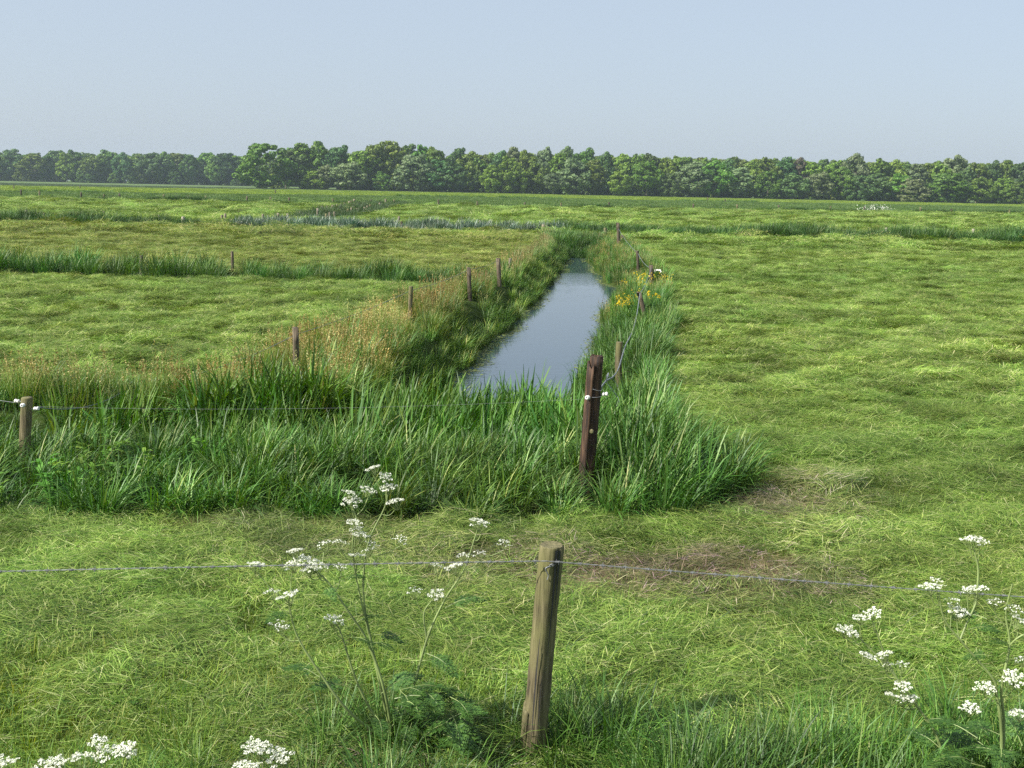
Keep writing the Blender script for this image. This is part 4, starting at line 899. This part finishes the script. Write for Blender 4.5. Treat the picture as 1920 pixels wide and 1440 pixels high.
for lab, fx, us in [('low cow parsley in the bottom left corner with two fat white umbels', 50, [(8, 1432, 1.5, 1, 0), (-6, 1424, 1.2, 1, 0), (92, 1433, 1.5, 1, .03), (104, 1429, 1.1, 1, .03)]),
                    ('cow parsley with five white umbels low at the left of the picture', 185, [(148, 1417, 1.4, 1, 0), (184, 1391, 1.2, 1, .04), (196, 1412, 1.3, 1, .02), (231, 1402, 1.3, 1, .04), (240, 1408, 1.0, 1, .04)]),
                    ('cow parsley with three domed white umbels at the bottom edge left of the post', 490, [(472, 1397, 1.2, 1, 0), (487, 1401, 1.2, 1, 0), (515, 1408, 1.3, 1, .02), (524, 1420, 1.6, 1, .01), (458, 1435, 1.6, 1, -.03), (470, 1436, 1.2, 1, -.03)])]:
    f_ = at(fx, 1500, dD + .1); f_[2] = float(gz(f_[0], f_[1]))
    st_ = [[None, (fx + random.uniform(-20, 20), 1600, .03), (u[0] * .75 + fx * .25, u[1] + 30, u[4])] for u in us[::2]]
    parsley(lab, f_, st_, us, [(fx + random.uniform(-60, 60), random.uniform(1500, 1600), .2, random.uniform(0, 6), 0) for _ in range(5)], dD)

# ------------------------------------------------------------------ trees
def crown_mb(seed, shape):
    rg = np.random.default_rng(seed); mb = MB(); H = 16.0; nb = 105
    c0, wmax, ymax, base = {'round': (.56, .42, .5, .14), 'tall': (.55, .30, .55, .12), 'cone': (.5, .42, .28, .06), 'oak': (.55, .50, .48, .10), 'bush': (.5, .5, .4, .02), 'stand': (.62, .40, .6, .30)}[shape]
    P = []; Nn = []
    lop = rg.normal(0, .17, (6,)); tops = rg.uniform(-.5, .5, (3, 2)); 
    while len(P) < nb:
        h = rg.uniform(base, .97)
        prof = math.sin(math.pi * min(1, max(0, (h - base) / (1 - base))) ** (math.log(.5) / math.log((ymax - base) / (1 - base)) if shape != 'cone' else .55)) ** .62
        a = rg.uniform(0, 6.283); rr = wmax * prof * (1 + lop[0] * math.cos(a) + lop[1] * math.cos(2 * a + lop[2] * 9) + lop[3] * math.sin(5 * h + a)) * math.sqrt(rg.uniform(.25, 1))
        P.append((rr * math.cos(a) * H, rr * math.sin(a) * H, h * H))
    for a_, r_ in tops: P.append((wmax * H * a_ * .8, wmax * H * r_ * .8, H * rg.uniform(.93, 1.04)))
    for p in P:
        p = np.array(p); br = rg.uniform(.75, 1.5); n = int(52 * br)
        d = rg.normal(0, 1, (n, 3)); d[:, 2] += .25; d /= np.linalg.norm(d, axis=1, keepdims=True)
        pos = p + d * (br * rg.uniform(.55, 1.12, n) ** .6)[:, None] * np.array([1.1, 1.1, .85])
        diamonds(mb, pos, rg.uniform(.30, .60, n), 0, d * 1.4, 1.2, .6)
    return mb
def trunk_mb(seed, h=16.0, bare_h=.3):
    rg = np.random.default_rng(seed); mb = MB(); r0 = rg.uniform(.22, .36)
    t = curve([(0, 0, -.3), (rg.normal(0, .15), rg.normal(0, .15), h * .25), (rg.normal(0, .3), rg.normal(0, .3), h * .55), (rg.normal(0, .5), rg.normal(0, .5), h * .86)], 14); tube(mb, t, np.linspace(r0, .05, len(t)), 8)
    for k in range(7):
        q = t[int(len(t) * rg.uniform(.25, .75))]; a = rg.uniform(0, 6.28); l_ = rg.uniform(2, 4.5); e = q + np.array([math.cos(a) * l_, math.sin(a) * l_, l_ * rg.uniform(.5, 1.1)])
        tube(mb, curve([q, (q + e) / 2 + [0, 0, -.3], e], 6), np.linspace(.12, .03, 7), 5)
    return mb
SH = ['round', 'tall', 'cone', 'oak', 'bush', 'stand', 'round', 'tall', 'round', 'stand', 'tall', 'cone', 'round']
CROWN = {}
def crown(k, mi):
    if (k, mi) not in CROWN:
        if ('g', k) not in CROWN: CROWN[('g', k)] = crown_mb(100 + k, SH[k])
        CROWN[(k, mi)] = CROWN[('g', k)].mesh('crown', [m_tree[mi] if mi < 5 else m_forest], smooth=False)
    return CROWN[(k, mi)]
TRUNK = [trunk_mb(200 + k).mesh('trunk', [m_bark]) for k in range(5)]; TRUNKP = [trunk_mb(230 + k).mesh('trunk', [m_barkp]) for k in range(3)]
WID = {'round': .84, 'tall': .62, 'cone': .84, 'oak': 1.0, 'bush': 1.0, 'stand': .8}
def tree(px, ty, wpx, k, mi, D, label, group, pale=False, base_y=None):
    b_ = at(px, 355, D); H = float(at(px, ty, D)[2]) + .4; wd = wpx * D / F
    sx = wd / (16 * WID[SH[k]]) * 1.28; sz = H / 16.6
    t = empty('tree', (b_[0], D, 0)); tag(t, label, 'tree', group)
    a = bpy.data.objects.new('trunk', random.choice(TRUNKP if pale else TRUNK)); COL.objects.link(a); a.parent = t; a.scale = (sz, sz, sz); a.rotation_euler.z = random.uniform(0, 6)
    k = {0: random.choice([0, 6, 8, 12]), 6: random.choice([6, 8, 12, 9]), 1: random.choice([1, 7, 10]), 7: random.choice([7, 10]), 2: random.choice([2, 11]), 5: random.choice([5, 9])}.get(k, k)
    c_ = bpy.data.objects.new('crown', crown(k, mi)); COL.objects.link(c_); c_.parent = t; c_.scale = (sx, sx, sz); c_.rotation_euler.z = random.uniform(0, 6.28)
    return t
# (x, top, width, shape, leaf, distance, own label or None)   leaf: 0 mid 1 bright 2 dark 3 pale 4 copper
GR = 'trees along the front of the right hand wood'
WOOD = [(492, 271, 84, 3, 1, 405, 'broad bright green oak standing at the left corner of the wood'),
 (536, 284, 42, 6, 2, 424, None), (566, 274, 46, 1, 0, 428, None), (590, 322, 40, 4, 0, 410, 'low bright bush under the tall trees right of the corner oak'), (598, 270, 34, 7, 0, 430, None), (612, 312, 24, 1, 3, 411, 'small narrow pale tree before the trees right of the corner oak'), (637, 277, 48, 0, 2, 430, None),
 (655, 307, 52, 0, 3, 408, 'pale silvery low tree with bare trunk in front of the wood'),
 (675, 285, 50, 6, 0, 424, None), (706, 271, 52, 0, 0, 428, None), (737, 270, 44, 7, 1, 430, None), (765, 274, 40, 0, 1, 432, None), (776, 293, 58, 2, 3, 412, 'dull grey green cone shaped tree in the front of the wood'),
 (792, 276, 40, 6, 0, 430, None), (816, 280, 38, 7, 0, 428, None), (825, 303, 50, 0, 2, 414, None), (862, 280, 36, 6, 2, 432, None), (850, 308, 46, 0, 2, 412, None), (884, 290, 42, 0, 1, 428, None), (893, 300, 36, 7, 0, 426, None),
 (921, 314, 30, 7, 1, 408, 'small bright narrow tree, left of a bright pair at the wood edge'),
 (957, 298, 44, 2, 1, 410, 'bright green tree, right and taller of a bright pair at the wood edge'),
 (938, 287, 30, 1, 2, 430, None), (961, 281, 32, 7, 3, 434, None), (988, 288, 40, 0, 0, 424, None), (1019, 280, 30, 1, 3, 430, None), (1000, 308, 40, 6, 0, 414, None),
 (1037, 327, 34, 5, 3, 404, 'tiny gnarled tree with pale forked trunk before the wood'),
 (1048, 292, 36, 7, 0, 428, None), (1062, 281, 36, 0, 2, 432, None), (1076, 303, 52, 6, 3, 412, 'broad dull brownish green tree right of the tiny gnarled tree'), (1103, 284, 42, 0, 0, 430, None), (1110, 304, 40, 7, 1, 414, None), (1136, 291, 36, 6, 2, 426, None), (1166, 294, 44, 0, 0, 428, None),
 (1160, 322, 38, 0, 1, 408, 'low rounded bright tree half way along the wood edge'), (1193, 294, 34, 7, 0, 430, None),
 (1212, 304, 52, 6, 1, 410, 'large fresh green rounded tree in the middle of the wood edge'), (1218, 293, 34, 1, 2, 432, None), (1250, 300, 36, 0, 0, 428, None), (1257, 326, 42, 4, 2, 408, 'low dark bush right of the large fresh green tree'), (1272, 297, 34, 7, 0, 432, None),
 (1300, 308, 56, 0, 3, 412, None), (1312, 301, 32, 1, 0, 432, None), (1340, 306, 52, 6, 0, 414, None), (1364, 303, 40, 0, 2, 430, None), (1385, 318, 44, 7, 3, 412, None), (1408, 306, 40, 0, 0, 428, None), (1436, 299, 40, 6, 1, 426, None), (1440, 322, 44, 4, 0, 410, None), (1470, 299, 34, 7, 2, 430, None),
 (1497, 299, 38, 0, 4, 432, 'purple brown leaved tree rising in the top line of the wood'),
 (1485, 330, 46, 6, 2, 410, None), (1522, 308, 36, 1, 0, 428, None), (1541, 303, 30, 7, 2, 432, None), (1535, 326, 44, 0, 3, 412, None), (1562, 305, 38, 0, 1, 428, None), (1578, 318, 44, 6, 0, 414, None),
 (1601, 294, 42, 0, 3, 424, 'tall knobbly tree standing above its neighbours in the right half of the wood'),
 (1610, 330, 44, 4, 2, 408, None), (1646, 302, 38, 7, 0, 428, None), (1640, 328, 48, 0, 2, 412, None), (1676, 305, 40, 6, 0, 430, None), (1690, 330, 44, 0, 1, 412, None), (1716, 312, 40, 1, 3, 428, None), (1715, 338, 44, 2, 3, 406, 'low pale layered tree at the foot of the wood left of the rounded dome'),
 (1755, 308, 40, 0, 0, 430, None), (1787, 296, 52, 0, 3, 436, 'pale rounded dome of a tree rising behind the right end of the wood'),
 (1772, 328, 64, 2, 1, 408, None), (1808, 318, 34, 7, 2, 414, None), (1832, 308, 44, 6, 0, 428, None), (1838, 338, 44, 0, 1, 408, None), (1863, 307, 36, 0, 2, 430, None), (1885, 305, 32, 1, 0, 432, None), (1884, 335, 44, 4, 0, 410, None), (1910, 308, 46, 6, 2, 428, None), (1912, 342, 46, 4, 1, 406, None), (1945, 308, 50, 0, 0, 426, None)]
MARKS = [(492, 'the broad corner oak'), (655, 'the pale silvery low tree'), (957, 'the bright pair'), (1212, 'the large fresh green tree'), (1497, 'the purple brown tree'), (1601, 'the tall knobbly tree'), (1787, 'the pale dome')]
LEAF = ['mid green', 'bright green', 'dark green', 'pale dull green', 'purple brown']
SHN = {'round': 'round headed', 'tall': 'narrow', 'cone': 'cone shaped', 'oak': 'broad', 'bush': 'bushy', 'stand': 'open'}
seen = {}
for px, ty, wd, k, mi, D, lab in sorted(WOOD, key=lambda q: q[0]):
    if lab is None:
        mk = max([q for q in MARKS if q[0] <= px], key=lambda q: q[0]); low = D < 420
        key = (mk[1], low); seen[key] = seen.get(key, 0) + 1
        lab = '%s %s tree, %s %s one right of %s' % (LEAF[mi], SHN[SH[k]], ORD[seen[key] - 1], 'low' if low else 'tall', mk[1])
    tree(px, ty, wd, k, mi, D, lab, GR, pale=px in (655, 1037))
GL = 'trees of the hazy treeline on the left'
LEFT = [(-8, 288, 40), (23, 279, 42), (46, 289, 28), (66, 288, 44), (88, 291, 30), (107, 281, 40), (127, 287, 30), (146, 283, 36), (160, 289, 28), (174, 292, 34), (193, 287, 32), (211, 283, 44), (233, 287, 28), (246, 292, 46), (263, 288, 30), (287, 285, 46), (310, 286, 30), (334, 286, 44), (356, 288, 28), (371, 300, 32), (388, 285, 36), (404, 291, 28), (424, 286, 50), (449, 291, 36), (470, 292, 36)]
BIG = {23: 'tall domed tree near the left end of the hazy treeline', 107: 'high topped tree with a pale trunk in the left part of the hazy treeline', 424: 'broad domed tree at the right end of the hazy treeline, next to the oak', 371: 'shorter pale trunked tree near the right end of the hazy treeline'}
for i, (px, ty, wd) in enumerate(LEFT):
    k = [5, 0, 6, 5, 0][i % 5]; mi = [0, 2, 0, 1, 0, 2, 0][i % 7]
    n = len(LEFT)
    lab = BIG.get(px) or ('hazy tree in the left treeline, %s from its left end' % ORD[i] if i < 13 else 'hazy tree in the left treeline, %s leftwards from the corner oak' % ORD[n - 1 - i])
    tree(px, ty + 3, wd, k, mi, 596 + (i % 3) * 6, lab, GL, pale=i % 3 == 2)

# wood behind, reading as one mass
fm = [crown_mb(300 + k, ['round', 'tall', 'round', 'stand'][k]).mesh('forest_crown', [m_forest], smooth=False) for k in range(4)]
tot = []
for row, (D, dx) in enumerate([(446, 6), (458, 6), (472, 7), (490, 8)]):
    xs = np.arange(-92 - row * 3, 290, dx); tot.append(np.stack([xs + R.normal(0, 1.5, len(xs)), D + R.normal(0, 3, len(xs)), 0 * xs], 1))
for row, (D, dx) in enumerate([(622, 7), (640, 8), (660, 9)]):
    xs = np.arange(-420, 0, dx); tot.append(np.stack([xs + R.normal(0, 2, len(xs)), D + R.normal(0, 4, len(xs)), 0 * xs], 1))
tot = np.concatenate(tot); sz = R.uniform(.88, 1.0, len(tot)) * np.where(tot[:, 1] > 600, 1.02, 1.0); sx = R.uniform(.8, 1.15, len(tot))
# heights follow the skyline of the photograph: higher on the left, level on the right
scatter('forest', 'deep mass of trees filling the woods behind their front rows', 'wood', fm, tot, R.uniform(0, 6.28, len(tot)), np.stack([sx, sx, sz], 1))
bush = [crown_mb(320 + k, 'bush').mesh('underwood_clump', [m_forest], smooth=False) for k in range(3)]
xs = np.concatenate([R.uniform(-70, 260, 190), R.uniform(-400, -140, 130)]); yb = np.where(np.arange(len(xs)) < 190, R.uniform(412, 432, len(xs)), R.uniform(590, 612, len(xs)))
xs = np.concatenate([xs, R.uniform(-110, 270, 120), R.uniform(-420, -20, 160)]); yb = np.concatenate([yb, R.uniform(440, 500, 120), R.uniform(618, 660, 160)])
hb = R.uniform(.2, .48, len(xs)); scatter('underwood', 'dark shrubby undergrowth at the foot of the woods', 'undergrowth', bush, np.stack([xs, yb, 0 * xs], 1), R.uniform(0, 6.28, len(xs)), np.stack([hb * 1.1, hb * 1.1, hb], 1))
# white flowering bush on the far ditch line
mb = MB(); mbl = MB(); b_ = gp(1640, 398); t = empty('flowering_bush', (b_[0], b_[1], 0)); tag(t, 'low bush covered in white blossom on the far fence line', 'bush')
d = R.normal(0, 1, (900, 3)) * np.array([1.25, .7, .45]); d[:, 2] = np.abs(d[:, 2]) + .1; diamonds(mbl, d, .13, 0); mbl.obj('foliage', [m_fern], t)
d = R.normal(0, 1, (420, 3)) * np.array([1.2, .75, .5]); d[:, 2] = np.abs(d[:, 2]) * .8 + .35; diamonds(mb, d, .10, 0, np.array([0, 0, 1.0])); mb.obj('blossom', [m_white], t)

# ------------------------------------------------------------------ haze
m, N, L = mat('haze_air'); pv = N.new('ShaderNodeVolumePrincipled'); pv.inputs['Color'].default_value = (.70, .83, 1.0, 1); pv.inputs['Density'].default_value = .0002; pv.inputs['Anisotropy'].default_value = .25
o = N.new('ShaderNodeOutputMaterial'); L.new(pv.outputs[0], o.inputs['Volume'])
mb = MB(); a, b_ = np.array([-900, -140, -2.6]), np.array([900, 1040, 24.0])
v = [[(a, b_)[i][0], (a, b_)[j][1], (a, b_)[k][2]] for i in (0, 1) for j in (0, 1) for k in (0, 1)]
mb.add(v, [[0, 1, 3, 2], [4, 6, 7, 5], [0, 4, 5, 1], [2, 3, 7, 6], [0, 2, 6, 4], [1, 5, 7, 3]])
hz = mb.obj('haze', [m], smooth=False); tag(hz, 'thin pale morning haze lying over the fields and woods', 'haze', kind='stuff')
